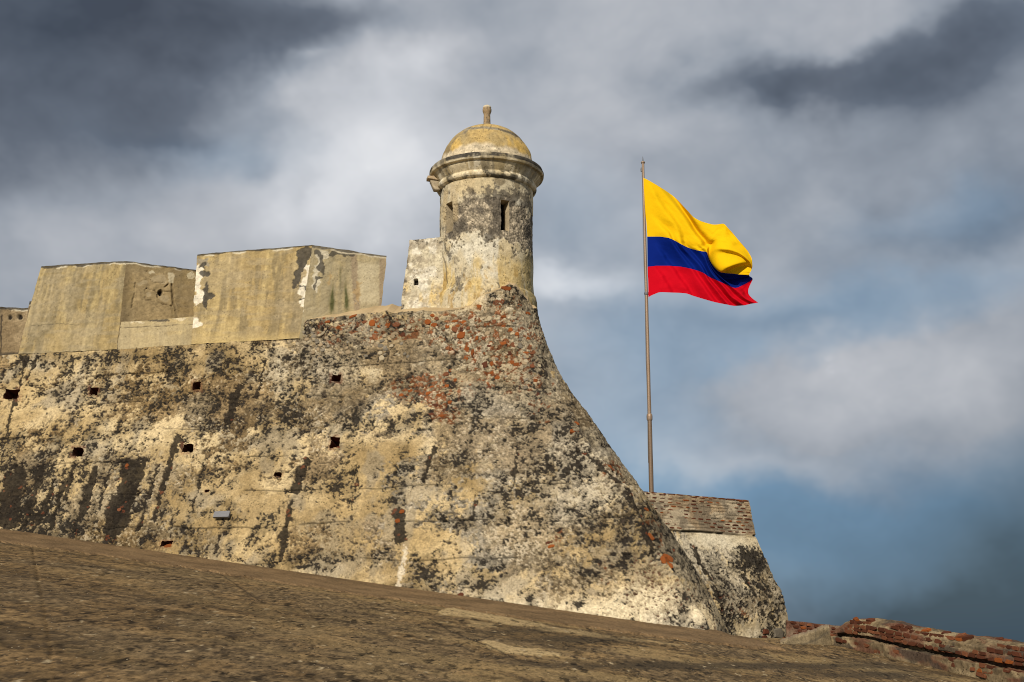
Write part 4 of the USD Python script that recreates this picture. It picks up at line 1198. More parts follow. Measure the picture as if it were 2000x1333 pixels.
def paint_cornice(x, y, th, z, r):
    u = th * 1.25
    hf = fbm2(u * 14, z * 14, 4, 4101, 0.6)
    mf = fbm2(u * 3.5, z * 3.5, 4, 4102)
    zr0, zr1 = float(z_at(350.5, YT)), float(z_at(337, YT))
    c = np.empty(x.shape + (3,)); c[:] = (0.56, 0.48, 0.33)
    c = mixc(c, (0.64, 0.58, 0.45), sstep(0.48, 0.6, mf))
    c = mixc(c, (0.33, 0.255, 0.13), sstep(0.5, 0.64, fbm2(u * 5, z * 1.2, 4, 4103)) * 0.7)
    c = mixc(c, (0.20, 0.175, 0.13), sstep(0.55, 0.66, fbm2(u * 7, z * 2, 4, 4104)) * 0.7)
    rim = sstep(zr0 + 0.03, zr0 + 0.06, z + 0.05 * (mf - 0.5)) * sstep(zr1 + 0.05, zr1 - 0.01, z)
    dark = sstep(0.30 - 0.14 * np.sin(np.clip(th, -1.5, 1.5)), 0.44, fbm2(u * 5, z * 5, 4, 4105) + 0.12 * np.sin(th))
    c = mixc(c, np.array((0.048, 0.043, 0.036)) * (0.5 + hf)[..., None], rim * (0.60 + 0.38 * dark))
    c = mixc(c, (0.05, 0.045, 0.035), sstep(0.58, 0.64, fbm2(u * 4, z * 6, 4, 4106)) * sstep(float(z_at(362, YT)), float(z_at(368, YT)), z) * 0.8)
    c *= (0.82 + 0.35 * hf)[..., None]
    return c, 0.014 * (mf - 0.5) + 0.008 * (hf - 0.5)


zz = lambda y: float(z_at(y, YT))
rp = lambda w, y: float(rad_px(w, y))
prof = [(rp(88, 379), zz(379)), (rp(93, 378), zz(378)), (rp(96.5, 375.5), zz(375.5)), (rp(97.8, 372), zz(372)), (rp(97.2, 369), zz(369)), (rp(95.5, 367), zz(367)), (rp(94.5, 366), zz(366)),
        (rp(97, 363), zz(363)), (rp(101, 358), zz(358)), (rp(104, 354), zz(354)), (rp(105, 351), zz(351)), (rp(110, 350), zz(350)), (rp(111.5, 347), zz(347)), (rp(111.5, 342), zz(342)),
        (rp(110, 338.5), zz(338.5)), (rp(100, 335), zz(335)), (rp(86, 332.5), zz(332.5))]
D, C, _, _ = lathe(prof, 420, paint_cornice, -math.pi, math.pi, 0.016, 0.012, 80)
v_ = D.reshape(-1, 3); f_ = grid_faces(*D.shape[:2])
obj('cornice', (v_, outward(v_, f_, np.array([TX, YT, zz(360)]))), TOWERMAT, tower, C.reshape(-1, 3), smooth=True)


def paint_dome(x, y, th, z, r):
    u = th * 1.0
    hf = fbm2(u * 14, z * 14, 4, 4201, 0.6)
    mf = fbm2(u * 3, z * 3, 4, 4202)
    c = np.empty(x.shape + (3,)); c[:] = (0.36, 0.255, 0.105)
    c = mixc(c, (0.275, 0.212, 0.108), sstep(0.42, 0.62, fbm2(u * 1.4, z * 1.6, 4, 4203)) * 0.9)
    c = mixc(c, (0.49, 0.325, 0.095), sstep(0.52, 0.64, fbm2(u * 2.6, z * 1.3, 4, 4204)) * sstep(zz(285), zz(305), z + 0.12 * (mf - .5)) * 0.8)
    c = mixc(c, (0.185, 0.14, 0.075), sstep(0.52, 0.66, fbm2(u * 3, z * 2, 5, 4205)) * 0.75)
    # pale bare foot and the grey ring near the crown
    foot_ = sstep(zz(313), zz(324), z + 0.28 * (fbm2(u * 3.5, z * 2, 4, 4206) - 0.5))
    c = mixc(c, np.array((0.46, 0.395, 0.29)) * (0.7 + 0.6 * hf)[..., None], foot_ * 0.9)
    rz = zz(276) - 0.09 * np.sin(th) + 0.06 * (fbm2(u * 3, z * 0, 4, 4207) - 0.5)
    ring = sstep(0.060, 0.040, np.abs(z - rz) + 0.03 * (hf - 0.5)) 
    drip = sstep(0.08, 0.04, np.abs(th + 0.60) + 0.1 * (mf - .5)) * sstep(rz + 0.02, rz - 0.02, z) * sstep(rz - 0.25, rz - 0.16, z)
    ring = np.maximum(ring, drip * 0.8)
    ringc = np.where((th > 0.35)[..., None], np.array((0.10, 0.085, 0.062)), np.array((0.20, 0.175, 0.13)))
    c = mixc(c, ringc * (0.6 + 0.7 * hf)[..., None], ring * sstep(0.25, 0.4, mf + 0.1) * 0.9)
    for pts in ([(943, 246), (944, 262), (943, 289)], [(961, 264), (957, 276), (953, 284)]):
        d, _t = seg_dist(x + 3 * (mf - .5), y, pts)
        c = mixc(c, (0.10, 0.08, 0.05), sstep(1.1, 0.4, d) * 0.7)
    c *= (0.70 + 0.60 * hf)[..., None]
    return c, 0.016 * (mf - 0.5) + 0.006 * (hf - 0.5) - 0.008 * ring


zb, ztop_d, rb = zz(332), zz(250.5), rp(90.5, 332)
t = np.linspace(0, math.pi / 2 * 0.985, 34)
prof = [(rb * math.cos(q_) ** 0.93, zb + (ztop_d - zb) * (math.sin(q_) ** 1.06)) for q_ in t]
D, C, _, _ = lathe(prof, 380, paint_dome, -math.pi, math.pi, 0.02, 0.014, 90)
v_ = D.reshape(-1, 3); f_ = grid_faces(*D.shape[:2])
obj('dome', (v_, outward(v_, f_, np.array([TX, YT, zb]))), TOWERMAT, tower, C.reshape(-1, 3), smooth=True)


def paint_finial(x, y, th, z, r):
    hf = fbm2(th * 2, z * 14, 4, 4301, 0.6)
    c = np.empty(x.shape + (3,)); c[:] = (0.30, 0.215, 0.125)
    c = mixc(c, (0.15, 0.115, 0.075), sstep(0.48, 0.6, hf))
    c = mixc(c, (0.48, 0.42, 0.31), sstep(zz(213), zz(211), z) * 0.8)
    return c * (0.7 + 0.6 * hf)[..., None], 0.015 * (hf - 0.5)


prof = [(rp(9, 254), zz(254)), (rp(8, 247), zz(247)), (rp(7, 243), zz(243)), (rp(6.2, 225), zz(225)), (rp(6.5, 224), zz(224)), (rp(8.6, 218), zz(218)), (rp(8.8, 215), zz(215)), (rp(8.0, 213), zz(213)), (rp(8.3, 211), zz(211)),
        (rp(7.2, 208.5), zz(208.5)), (rp(4.5, 206.8), zz(206.8)), (0.005, zz(206.4))]
D, C, _, _ = lathe(prof, 60, paint_finial, -math.pi, math.pi, 0.02, 0.006, 95)
v_ = D.reshape(-1, 3); f_ = grid_faces(*D.shape[:2])
obj('finial', (v_, outward(v_, f_, np.array([TX, YT, zz(230)]))), TOWERMAT, tower, C.reshape(-1, 3), smooth=True)


def paint_wing(name, x, y, um, vm, u, v):
    hf = fbm2(um * 14, vm * 14, 4, 4401, 0.6)
    mf = fbm2(um * 4, vm * 4, 4, 4402)
    c = np.empty(x.shape + (3,)); c[:] = (0.46, 0.41, 0.30)
    c = mixc(c, (0.54, 0.50, 0.41), sstep(0.45, 0.6, mf))
    wy = y + 30 * (mf - 0.5)
    c = mixc(c, (0.50, 0.37, 0.16), sstep(0.46, 0.6, fbm2(um * 4, vm * 1.0, 4, 4403)) * sstep(540, 565, wy) * sstep(602, 590, wy) * 0.85)
    c = mixc(c, (0.27, 0.23, 0.17), sstep(0.52, 0.62, fbm2(um * 5, vm * 6, 4, 4404)) * sstep(545, 515, wy) * 0.75)
    c = mixc(c, (0.07, 0.06, 0.05), sstep(0.54, 0.62, fbm2(um * 6, vm * 6, 4, 4405)) * np.maximum(sstep(481, 474, wy), sstep(0.09, 0.05, u)) * 0.9)
    hole = sstep(1.15, 0.95, np.maximum(np.abs(x - 813) / 3.6, np.abs(y - 551) / 4.6))
    c = mixc(c, (0.30, 0.255, 0.185), sstep(0.52, 0.62, fbm2(um * 9, vm * 8, 4, 4406, 0.65)) * 0.7)
    c = mixc(c, (0.03, 0.025, 0.02), hole if name == 'front' else 0 * hole)
    c *= (0.66 + 0.68 * hf)[..., None]
    return c, 0.012 * (mf - 0.5) + 0.01 * (hf - 0.5) - (0.10 * hole if name == 'front' else 0)


YW = 28.15
w_bl, w_br, w_tr, w_tl = at(781, 614, YW - 0.12), at(876, 612, YW - 0.12), at(868, 464, YW), at(800, 470, YW)
bk = np.array([0.12, 1.0, 0.0])
wing = rubble_box([w_bl, w_br, w_tr, w_tl] + [q_ + bk for q_ in (w_bl, w_br, w_tr, w_tl)], paint_wing, 0.015, 0.03, 40)
box_obj('flanking_wall', wing, TOWERMAT, tower)
# stub of a stone spout under the cornice, on the left
th0 = -1.36
sp_c = AXIS + np.array([math.sin(th0), -math.cos(th0), 0]) * rp(101, 358)
sp_c[2] = zz(358)
ax_ = np.array([math.sin(th0), -math.cos(th0), 0.0]); si = np.array([ax_[1], -ax_[0], 0.0]); upv = np.array([0, 0, 1.0])
C8 = [sp_c + ax_ * a_ + si * b_ + upv * c_2 for (a_, b_, c_2) in ((-0.12, 0.11, -0.07), (0.20, 0.10, -0.035), (0.20, 0.10, 0.035), (-0.12, 0.11, 0.05), (-0.12, -0.11, -0.07), (0.20, -0.10, -0.035), (0.20, -0.10, 0.035), (-0.12, -0.11, 0.05))]
hull = trimesh.convex.convex_hull(np.array(C8)); hull = hull.subdivide().subdivide()
hv = np.array(hull.vertices); hv = hv + 0.02 * (np.stack([meshkit.noise(hv * 9, k_) for k_ in range(3)], -1) - 0.5)
obj('water_spout', (hv, np.array(hull.faces)), TOWERMAT, tower, np.array((0.33, 0.25, 0.16)) * (0.6 + 0.7 * meshkit.noise(hv * 12, 3))[:, None], smooth=True)
C8 = [sp_c + ax_ * a_ + si * b_ + upv * c_2 for (a_, b_, c_2) in ((-0.10, 0.09, -0.30), (0.02, 0.08, -0.30), (0.13, 0.09, -0.075), (-0.10, 0.09, -0.075), (-0.10, -0.09, -0.30), (0.02, -0.08, -0.30), (0.13, -0.09, -0.075), (-0.10, -0.09, -0.075))]
hull = trimesh.convex.convex_hull(np.array(C8)).subdivide().subdivide()
hv = np.array(hull.vertices); hv = hv + 0.03 * (np.stack([meshkit.noise(hv * 9, k_) for k_ in range(3)], -1) - 0.5)
obj('spout_bracket', (hv, np.array(hull.faces)), TOWERMAT, tower, np.array((0.36, 0.30, 0.21)) * (0.5 + 0.8 * meshkit.noise(hv * 12, 3))[:, None], smooth=True)

# ------------------------------------------------------------------ wall at the far left, behind the bastion
def paint_far(name, x, y, um, vm, u, v):
    hf = fbm2(um * 9, vm * 9, 4, 4501, 0.6)
    mf = fbm2(um * 2, vm * 2.6, 4, 4502)
    c = np.empty(x.shape + (3,)); c[:] = (0.175, 0.130, 0.075)
    c = mixc(c, (0.26, 0.20, 0.12), sstep(0.5, 0.62, mf) * 0.7)
    c = mixc(c, (0.075, 0.06, 0.042), sstep(0.5, 0.64, fbm2(um * 3, vm * 1, 4, 4503)) * 0.7)
    c = mixc(c, (0.05, 0.042, 0.032), sstep(685, 692, y + 6 * (mf - .5)) * 0.9)
    pit = np.maximum(blob(x, y, 38, 621, 5, 5), blob(x, y, 19, 621, 3.5, 4.5))
    c = mixc(c, (0.30, 0.24, 0.15), sstep(0.06, 0.3, pit) * 0.7)
    c = mixc(c, (0.022, 0.018, 0.014), sstep(0.25, 0.5, pit))
    d, _t = seg_dist(x, y, [(3, 615), (1, 650), (2, 690)])
    c = mixc(c, (0.03, 0.025, 0.02), sstep(1.6, 0.6, d))
    c = black_crown(c, vm, np.max(vm), um, 47, 0.10)
    return c * (0.75 + 0.5 * hf)[..., None], 0.02 * (mf - 0.5) - 0.05 * sstep(0.2, 0.5, pit)


YF = 33.5
rear = thing('boundary_wall', 'low dark stained wall behind the left end of the bastion', 'wall', loc=at(20, 700, YF))
f4 = [at(-260, 740, YF - 0.3), at(110, 740, YF), at(110, 604.5, YF + 0.25), at(-260, 590, YF - 0.05)]
fw_ = rubble_box(f4 + [q_ + np.array([0, 0.9, 0]) for q_ in f4], paint_far, 0.025, 0.04, 50)
box_obj('wall_body', fw_, STONE, rear)
f4 = [at(40, 700, YF - 2.2), at(75, 700, YF - 2.2), at(76, 589, YF - 2.2), at(57.5, 588.5, YF - 2.2)]
fw_ = rubble_box(f4 + [q_ + np.array([0.3, 1.0, 0]) for q_ in f4], paint_far, 0.025, 0.03, 52)
box_obj('wall_end', fw_, STONE, rear)

# ------------------------------------------------------------------ second bastion on the right, brick above plaster
YR = 27.3
base_r = at(1541, 1256, YR)
fdir = np.array([-0.84, -0.545, 0.0]); fdir /= np.linalg.norm(fdir)      # leftwards along its face, towards us
fn = np.array([0.545, -0.84, 0.0]); fn /= np.linalg.norm(fn)
RSIL = np.array([(1462, 978), (1468, 1010), (1475, 1047), (1487, 1075), (1500, 1100), (1512, 1132), (1525, 1150), (1533, 1175), (1538, 1205), (1541, 1250), (1543, 1290)], float)


def rear_off(y):
    """inward offset of the face so that its right edge follows the photographed outline (the edge leans back along both faces)"""
    lo, hi = -0.5, 3.0
    xt = np.interp(y, RSIL[:, 1], RSIL[:, 0])
    for _ in range(50):
        m = (lo + hi) / 2
        P = base_r - fn * m + fdir * m * 0.35
        if proj(np.array([P[0], P[1], z_at(y, P[1])]))[0] > xt: lo = m
        else: hi = m
    P = base_r - fn * lo + fdir * lo * 0.35
    return lo, float(z_at(y, P[1]))


oz = np.array([rear_off(y_) for y_ in np.linspace(978, 1290, 40)])
NRr, NCr = 260, 300
rz_ = np.linspace(oz[0, 1], 1.2, NRr)
ro_ = np.interp(-rz_, -oz[:, 1], oz[:, 0])
ua = np.linspace(0, 4.6, NCr)
RP = base_r[None, None, :] * np.array([1, 1, 0]) - fn * ro_[:, None, None] + fdir * (ro_ * 0.35)[:, None, None] + fdir * ua[None, :, None]
RP[..., 2] = rz_[:, None]
JOINT = float(np.interp(1047, np.linspace(978, 1290, 40), oz[:, 1]))
RP[..., 2] += np.where(np.arange(NRr) < 2, 1, 0)[:, None] * 0.03 * (fbm2(ua * 4, ua * 0, 3, 5) - 0.5)[None, :]
rx_, ry_ = proj(RP)
UA = np.broadcast_to(ua, rx_.shape); ZA = np.broadcast_to(rz_[:, None], rx_.shape)
RPB = [(1390, 1052, 90, 18, .3), (1460, 1060, 60, 20, .3), (1350, 1070, 30, 30, .2), (1500, 1150, 30, 40, .10), (1440, 1110, 30, 20, .05), (1490, 1240, 60, 20, .3), (1430, 1180, 60, 40, -.1)]
RBB = [(1470, 1090, 50, 22, .22), (1400, 1090, 30, 16, .18), (1465, 1110, 50, 12, .16), (1420, 1240, 20, 14, .2), (1390, 1055, 70, 14, -.2), (1470, 1052, 40, 10, -.2), (1350, 1010, 200, 30, -.3), (1420, 1190, 50, 40, .02)]
RSTR = [([(1356, 1062), (1368, 1100), (1392, 1140)], 4, .7), ([(1392, 1140), (1410, 1175), (1415, 1205)], 4, .8), ([(1448, 1115), (1462, 1140), (1480, 1168)], 3, .75), ([(1488, 1190), (1492, 1205)], 3, .7), ([(1502, 1195), (1508, 1212)], 3, .7)]
rc, rd, rpm, rbm = paint_wall(rx_, ry_, UA, ZA, -0.06, RPB, RBB, RSTR, [(1430, 1185, 60, 25, .3)], [(1430, 1180, 70, 35, 0.13, .6, True), (1500, 1200, 30, 50, .15, .5, False)], [(1400, 1060, 120, 20, 1), (1440, 1100, 60, 40, .5), (1480, 1240, 60, 20, .7)], 9)
# above the joint: weathered mortar bed of the brickwork
upper = sstep(JOINT - 0.015, JOINT + 0.015, ZA + 0.03 * (fbm2(UA * 5, ZA * 3, 3, 61) - 0.5))
hf_ = fbm2(UA * 12, ZA * 16, 4, 62, 0.6)
mc = np.array((0.25, 0.185, 0.115)) * (0.55 + 0.9 * hf_)[..., None]
mc = mixc(mc, (0.36, 0.30, 0.21), sstep(0.5, 0.62, fbm2(UA * 2, ZA * 3, 4, 63)) * 0.8)
mc = mixc(mc, (0.13, 0.105, 0.075), sstep(0.5, 0.62, fbm2(UA * 3, ZA * 4, 4, 64)) * 0.75)
rc = mixc(rc, mc, upper)
row = (ZA - JOINT) / 0.075
row = row + 0.8 * (fbm2(UA * 1.5, ZA * 6, 3, 68) - 0.5)
ledge = sstep(0.30, 0.05, np.abs(row - np.round(row))) * upper * sstep(0.46, 0.56, fbm2(UA * 2.4, ZA * 5, 3, 69))
rd = rd * (1 - upper) + upper * (0.010 * (hf_ - 0.5) - 0.016 * ledge + 0.02 + 0.02 * (fbm2(UA * 2, ZA * 5, 3, 65) - 0.5))
slot = sstep(0.03, 0.012, np.abs(ZA - JOINT - 0.02 * (fbm2(UA * 3, UA * 0, 3, 66) - 0.5))) * sstep(0.38, 0.5, fbm2(UA * 2.2, UA * 0 + 3, 4, 67))
rc = mixc(rc, (0.035, 0.03, 0.022), slot * 0.85); rd -= slot * 0.03
RD = RP + fn * rd[..., None]
rearb = thing('rear_bastion', 'smaller bastion behind on the right with a brick band above battered plaster', 'bastion', loc=(base_r[0], base_r[1], 1.5))
fr = grid_faces(NRr, NCr)
v_ = RD.reshape(-1, 3)
nn = np.cross(v_[fr[:, 1]] - v_[fr[:, 0]], v_[fr[:, 2]] - v_[fr[:, 0]]).sum(0)
if nn @ fn < 0: fr = fr[:, ::-1]
obj('face_wall', (v_, fr), STONE, rearb, rc.reshape(-1, 3), smooth=True)
# its right return and its top
back = np.array([-0.30, 0.95, 0.0])
ret = np.stack([RD[:, 0], RD[:, 0] + back * 2.2, RD[:, 0] + back * 6], 1)
ret[:, 1:, 0] -= 0.05
rcol = np.stack([rc[:, 0]] * 3, 1)
v_ = ret.reshape(-1, 3); f_ = grid_faces(NRr, 3)
obj('return_wall', (v_, f_), STONE, rearb, rcol.reshape(-1, 3))
tp = np.stack([RD[0, ::6], RD[0, ::6] + np.array([-0.1, 0.6, 0.0]), RD[0, ::6] + np.array([-1.0, 6.0, -0.02])])
obj('terrace', (tp.reshape(-1, 3), grid_faces(3, tp.shape[1])[:, ::-1]), STONE, rearb, np.full((tp.shape[0] * tp.shape[1], 3), 0.2) * np.array((1, .8, .55)))
# brick courses: what shows of each brick between the mortar
rr = np.random.default_rng(21)
fall_ = -fn
for course in range(11):
    zc0 = JOINT + 0.075 * (course + 0.5) + 0.012
    if zc0 > oz[0, 1] - 0.03:
        break
    o_c = float(np.interp(-zc0, -oz[:, 1], oz[:, 0]))
    x0 = 0.02 + 0.1 * (course % 2)
    while x0 < 3.0:
        L_ = rr.uniform(0.15, 0.24)
        show = fbm2(np.array(x0 * 1.7), np.array(zc0 * 4.0), 3, 71) + (0.10 if x0 < 0.35 else 0) + (0.09 if course in (6, 7, 8) else 0) + (0.06 if course in (3, 4) else 0)
        if show + rr.uniform(-0.09, 0.09) > 0.555:
            c0 = base_r * np.array([1, 1, 0]) - fn * o_c + fdir * (o_c * 0.35 + x0 + L_ / 2) + np.array([0, 0, zc0])
            obj('brick', lump(c0, fn + np.array([0, 0, 0.3]), L_ * rr.uniform(0.6, 1.0), rr.uniform(0.022, 0.042), 0.024, int(rr.integers(1e6)), rr.uniform(-0.04, 0.04), 8, 0.85), BRICKS[int(rr.choice(3, p=(0.2, 0.4, 0.4)))], rearb)
        x0 += L_ + 0.015
# coping of bricks along its top edge and blocks at its foot
x0 = 0.0
while x0 < 3.2:
    L_ = rr.uniform(0.18, 0.26)
    c0 = RD[1, 0] * np.array([1, 1, 0]) + fdir * (x0 + L_ / 2) + np.array([0, 0, oz[0, 1] + 0.0])
    obj('brick', lump(c0 - fn * 0.02 + np.array([0, 0, -0.012]), fn, L_, 0.035, 0.03, int(rr.integers(1e6)), 0.0, 8, 0.9), BRICKS[int(rr.choice(3, p=(0.15, 0.45, 0.4)))], rearb)
    x0 += L_ + 0.01


def near_y(px, py, lo=18.0, hi=32.0):
    """depth at which the rear face stands behind a picture point"""
    for _ in range(50):
        m = (lo + hi) / 2
        P = at(px, py, m)
        o_ = np.interp(-P[2], -oz[:, 1], oz[:, 0])
        if (P - base_r)[:2] @ fn[:2] > -o_: lo = m
        else: hi = m
    return at(px, py, lo)


for k, (px, py, w, h, ci) in enumerate([(1495, 1234, 16, 10, 1), (1520, 1238, 28, 20, 3), (1493, 1246, 14, 8, 1), (1548, 1232, 14, 9, 0), (1566, 1236, 18, 8, 1), (1530, 1250, 20, 7, 0), (1552, 1244, 16, 7, 0)]):
    P = near_y(min(px, 1538), py) + np.array([(px - min(px, 1538)) * 0.0108, 0, 0])
    obj('brick' if ci != 3 else 'stone_block', lump(P, fn, w * 0.0108, h * 0.0115, 0.035, 900 + k, 0.0, 8, 0.85), STONES[1] if ci == 3 else BRICKS[ci], rearb)

# ------------------------------------------------------------------ flagpole and flag
YP = 31.5
pb = at(1273, 985, YP)


def tube(path, radii, sides=14):
    p = np.asarray(path, float); r_ = np.broadcast_to(radii, (len(p),))
    t_ = np.gradient(p, axis=0); t_ /= np.linalg.norm(t_, axis=1, keepdims=True)
    a_ = np.cross(t_, [0.0, 1.0, 0.02]); a_ /= np.linalg.norm(a_, axis=1, keepdims=True)
    b_ = np.cross(t_, a_)
    g = np.arange(sides) * 2 * math.pi / sides
    v = p[:, None] + r_[:, None, None] * (np.cos(g)[None, :, None] * a_[:, None] + np.sin(g)[None, :, None] * b_[:, None])
    i, j = np.meshgrid(np.arange(len(p) - 1), np.arange(sides), indexing='ij')
    q_ = np.stack([i * sides + j, i * sides + (j + 1) % sides, (i + 1) * sides + (j + 1) % sides, (i + 1) * sides + j], -1).reshape(-1, 4)
    V = np.vstack([v.reshape(-1, 3), p[:1], p[-1:]])
    n = len(p) * sides
    caps = [(n, (k + 1) % sides, k) for k in range(sides)] + [(n + 1, n - sides + k, n - sides + (k + 1) % sides) for k in range(sides)]
    return V, np.vstack([q_[:, [0, 2, 1]], q_[:, [0, 3, 2]], np.array(caps)])


def pole_z(y):
    return float(z_at(y, YP))


def pole_pt(y, dx=0.0, dy=0.0):
    return np.array([pb[0] + dx, YP + dy, pole_z(y)])


k_ = YP / F * 0.90
pole = thing('flagpole', 'tall thin brown metal flagpole stepped halfway up behind the rear bastion', 'flagpole', loc=(pb[0], YP, pb[2]))
obj('lower_pole', tube([pole_pt(1010), pole_pt(900), pole_pt(822), pole_pt(818)], [5.2 * k_, 5.1 * k_, 4.9 * k_, 4.4 * k_]), METAL, pole, smooth=40)
obj('collar', tube([pole_pt(822), pole_pt(820), pole_pt(814), pole_pt(810), pole_pt(808)], [5.2 * k_, 6.4 * k_, 6.6 * k_, 6.0 * k_, 4.2 * k_]), METAL, pole, smooth=40)
obj('upper_pole', tube([pole_pt(812), pole_pt(700), pole_pt(575), pole_pt(450), pole_pt(318)], [4.2 * k_, 4.0 * k_, 3.6 * k_, 3.1 * k_, 2.9 * k_]), METAL, pole, smooth=40)
obj('truck', tube([pole_pt(320), pole_pt(319), pole_pt(317), pole_pt(316)], [3 * k_, 4.8 * k_, 4.8 * k_, 3 * k_]), METAL, pole, smooth=40)
obj('spike', tube([pole_pt(316), pole_pt(312), pole_pt(306)], [1.3 * k_, 1.1 * k_, 0.2 * k_]), GREYMETAL, pole, smooth=40)
obj('pulley', tube([pole_pt(336, -4.2 * k_), pole_pt(331, -4.2 * k_), pole_pt(328, -4.0 * k_)], [1.5 * k_, 2.0 * k_, 1.2 * k_]), GREYMETAL, pole, smooth=40)
obj('cleat_ring', tube([pole_pt(577), pole_pt(574), pole_pt(571)], [4.4 * k_, 5.2 * k_, 4.4 * k_]), GREYMETAL, pole, smooth=40)
yy_ = np.linspace(330, 905, 30)
obj('halyard', tube([pole_pt(y_, -(3.4 + 1.6 * (y_ - 330) / 575 + 0.5 * math.sin(y_ * 0.03)) * k_, -0.02) for y_ in yy_], 0.45 * k_, 6), GREYMETAL, pole, smooth=40)

# cloth: rows across the hoist, each a curve along the fly, with folds in depth
ROWS = {  # t along the hoist -> picture curve of that thread, s from hoist to fly
    0.00: [(1256.5, 347.5), (1283, 362), (1318, 386), (1341, 410), (1357, 426), (1374, 434), (1396, 439), (1412, 437.5), (1424, 448), (1443, 470), (1462, 493), (1468.5, 507), (1469.5, 520)],
    0.26: [(1260, 408), (1280, 413), (1306, 424), (1330, 438), (1352, 455), (1370, 468), (1384, 474), (1398, 470), (1412, 472), (1432, 484), (1452, 500), (1465, 517), (1468, 527)],
    0.50: [(1264, 462), (1284, 462), (1305, 464.5), (1318, 470), (1332, 478), (1350, 486), (1368, 490.5), (1380, 492.5), (1384, 503), (1392, 518), (1408, 532), (1432, 535), (1463, 538)],
    0.75: [(1265, 522), (1284, 520), (1304, 520), (1324, 521), (1342, 524), (1358, 528), (1372, 533), (1386, 542), (1402, 549), (1418, 556), (1436, 563), (1452, 557), (1470, 546)],
    0.88: [(1266, 553), (1282, 549), (1300, 547), (1320, 548), (1340, 550), (1358, 555), (1376, 561), (1394, 568), (1412, 575), (1428, 581), (1442, 580), (1452, 576), (1461, 570)],
    1.00: [(1266.5, 581), (1278, 575), (1292, 571), (1312, 572), (1336, 573), (1356, 579), (1376, 585), (1398, 591), (1418, 595), (1436, 598), (1452, 597), (1466, 594), (1481, 591.5)]}
from scipy.interpolate import PchipInterpolator, CubicSpline
NS, NT = 260, 180
sv = np.linspace(0, 1, NS)
tk = sorted(ROWS)
curves = np.stack([np.stack([PchipInterpolator(np.linspace(0, 1, len(ROWS[t_])), np.array(ROWS[t_])[:, k])(sv) for k in (0, 1)], -1) for t_ in tk])
tv_ = np.linspace(0, 1, NT)
FXY = PchipInterpolator(tk, curves, axis=0)(tv_)                     # NT x NS x 2
S, T_ = np.meshgrid(sv, tv_)


def fold(c, w, a):
    """a rounded fold running out from the top of the hoist: centre line c(s) in t"""
    return a * np.exp(-((T_ - c) / w) ** 2)


env = sstep(0.0, 0.15, S)
nz1 = fbm2(S * 3 + 2, T_ * 3, 4, 15) - 0.5
nz2 = fbm2(S * 9 - T_ * 4, T_ * 9, 4, 16) - 0.5
dep = -0.35 * S + env * 0.16 * nz1 + env * 0.030 * nz2
# creases running out from the hoist: (start along the fly at the top, slant, sharpness, step, fade-in row, fade-out row)
for s0, sl, w, st, t0, t1 in ((0.13, 0.98, 0.030, 0.17, -0.2, 0.62), (0.03, 0.62, 0.025, 0.10, -0.2, 0.6), (0.22, 1.05, 0.05, -0.10, -0.2, 0.5), (-0.20, 0.80, 0.022, 0.09, 0.35, 1.2), (-0.05, 0.80, 0.018, 0.10, 0.45, 1.2),
                              (0.10, 0.78, 0.022, 0.12, 0.45, 1.2), (0.27, 0.74, 0.020, 0.10, 0.5, 1.2), (-0.34, 0.72, 0.018, 0.07, 0.55, 1.2), (0.40, 0.60, 0.022, 0.12, 0.6, 1.2), (-0.50, 0.75, 0.018, 0.06, 0.6, 1.2), (0.02, 0.70, 0.014, 0.05, 0.7, 1.2)):
    q_ = S - (s0 + sl * T_ ** 0.95) + 0.05 * nz1 + 0.012 * nz2
    gate = sstep(t0 - 0.1, t0 + 0.12, T_) * sstep(t1 + 0.1, t1 - 0.12, T_)
    dep += env * gate * st * np.tanh(q_ / w) * np.exp(-(q_ / 0.20) ** 2)
dep += -0.30 * np.exp(-(((S - 0.80) / 0.15) ** 2 + ((T_ - 0.36) / 0.15) ** 2))            # the belly of the fly
q_ = (T_ - 0.30) + 0.55 * (S - 0.80) + 0.05 * nz1                                          # crease across the belly
dep += 0.10 * np.tanh(q_ / 0.02) * np.exp(-(q_ / 0.12) ** 2) * sstep(0.66, 0.74, S)
q_ = (S - 0.875) + 0.15 * (T_ - 0.4)
dep += 0.14 * np.tanh(q_ / 0.012) * np.exp(-(q_ / 0.07) ** 2) * sstep(0.26, 0.34, T_) * sstep(0.52, 0.48, T_)
dep += 0.20 * np.exp(-(((T_ - 0.56 - 0.04 * np.sin(S * 9)) / 0.05) ** 2)) * sstep(0.60, 0.75, S)   # blue tucked under the belly
for cs, ct, w, rot, k_2 in ((0.69, 0.24, 0.05, 0.9, 55), (0.74, 0.17, 0.05, 0.2, 60), (0.66, 0.10, 0.06, -0.3, 50)):
    dep += 0.030 * np.exp(-(((S - cs) / w) ** 2 + ((T_ - ct) / 0.07) ** 2)) * np.sin(k_2 * ((S - cs) * math.cos(rot) + (T_ - ct) * math.sin(rot)) + 6 * nz1)
FP = at(FXY[..., 0], FXY[..., 1], YP - 0.06 + dep)
flag = thing('flag', 'flag of yellow, blue and red stripes streaming to the right from the flagpole', 'flag', loc=FP[0, 0])
CL = {'yellow': cloth('flag_yellow', (0.78, 0.47, 0.004)), 'blue': cloth('flag_blue', (0.002, 0.015, 0.18)), 'red': cloth('flag_red', (0.53, 0.002, 0.012))}
i1, i2 = int(round(0.5 * (NT - 1))), int(round(0.75 * (NT - 1)))
for nm, a_, b_ in (('yellow', 0, i1), ('blue', i1, i2), ('red', i2, NT - 1)):
    sub = FP[a_:b_ + 1]
    obj(nm + '_stripe', (sub.reshape(-1, 3), grid_faces(sub.shape[0], NS)[:, ::-1]), CL[nm], flag, smooth=True)

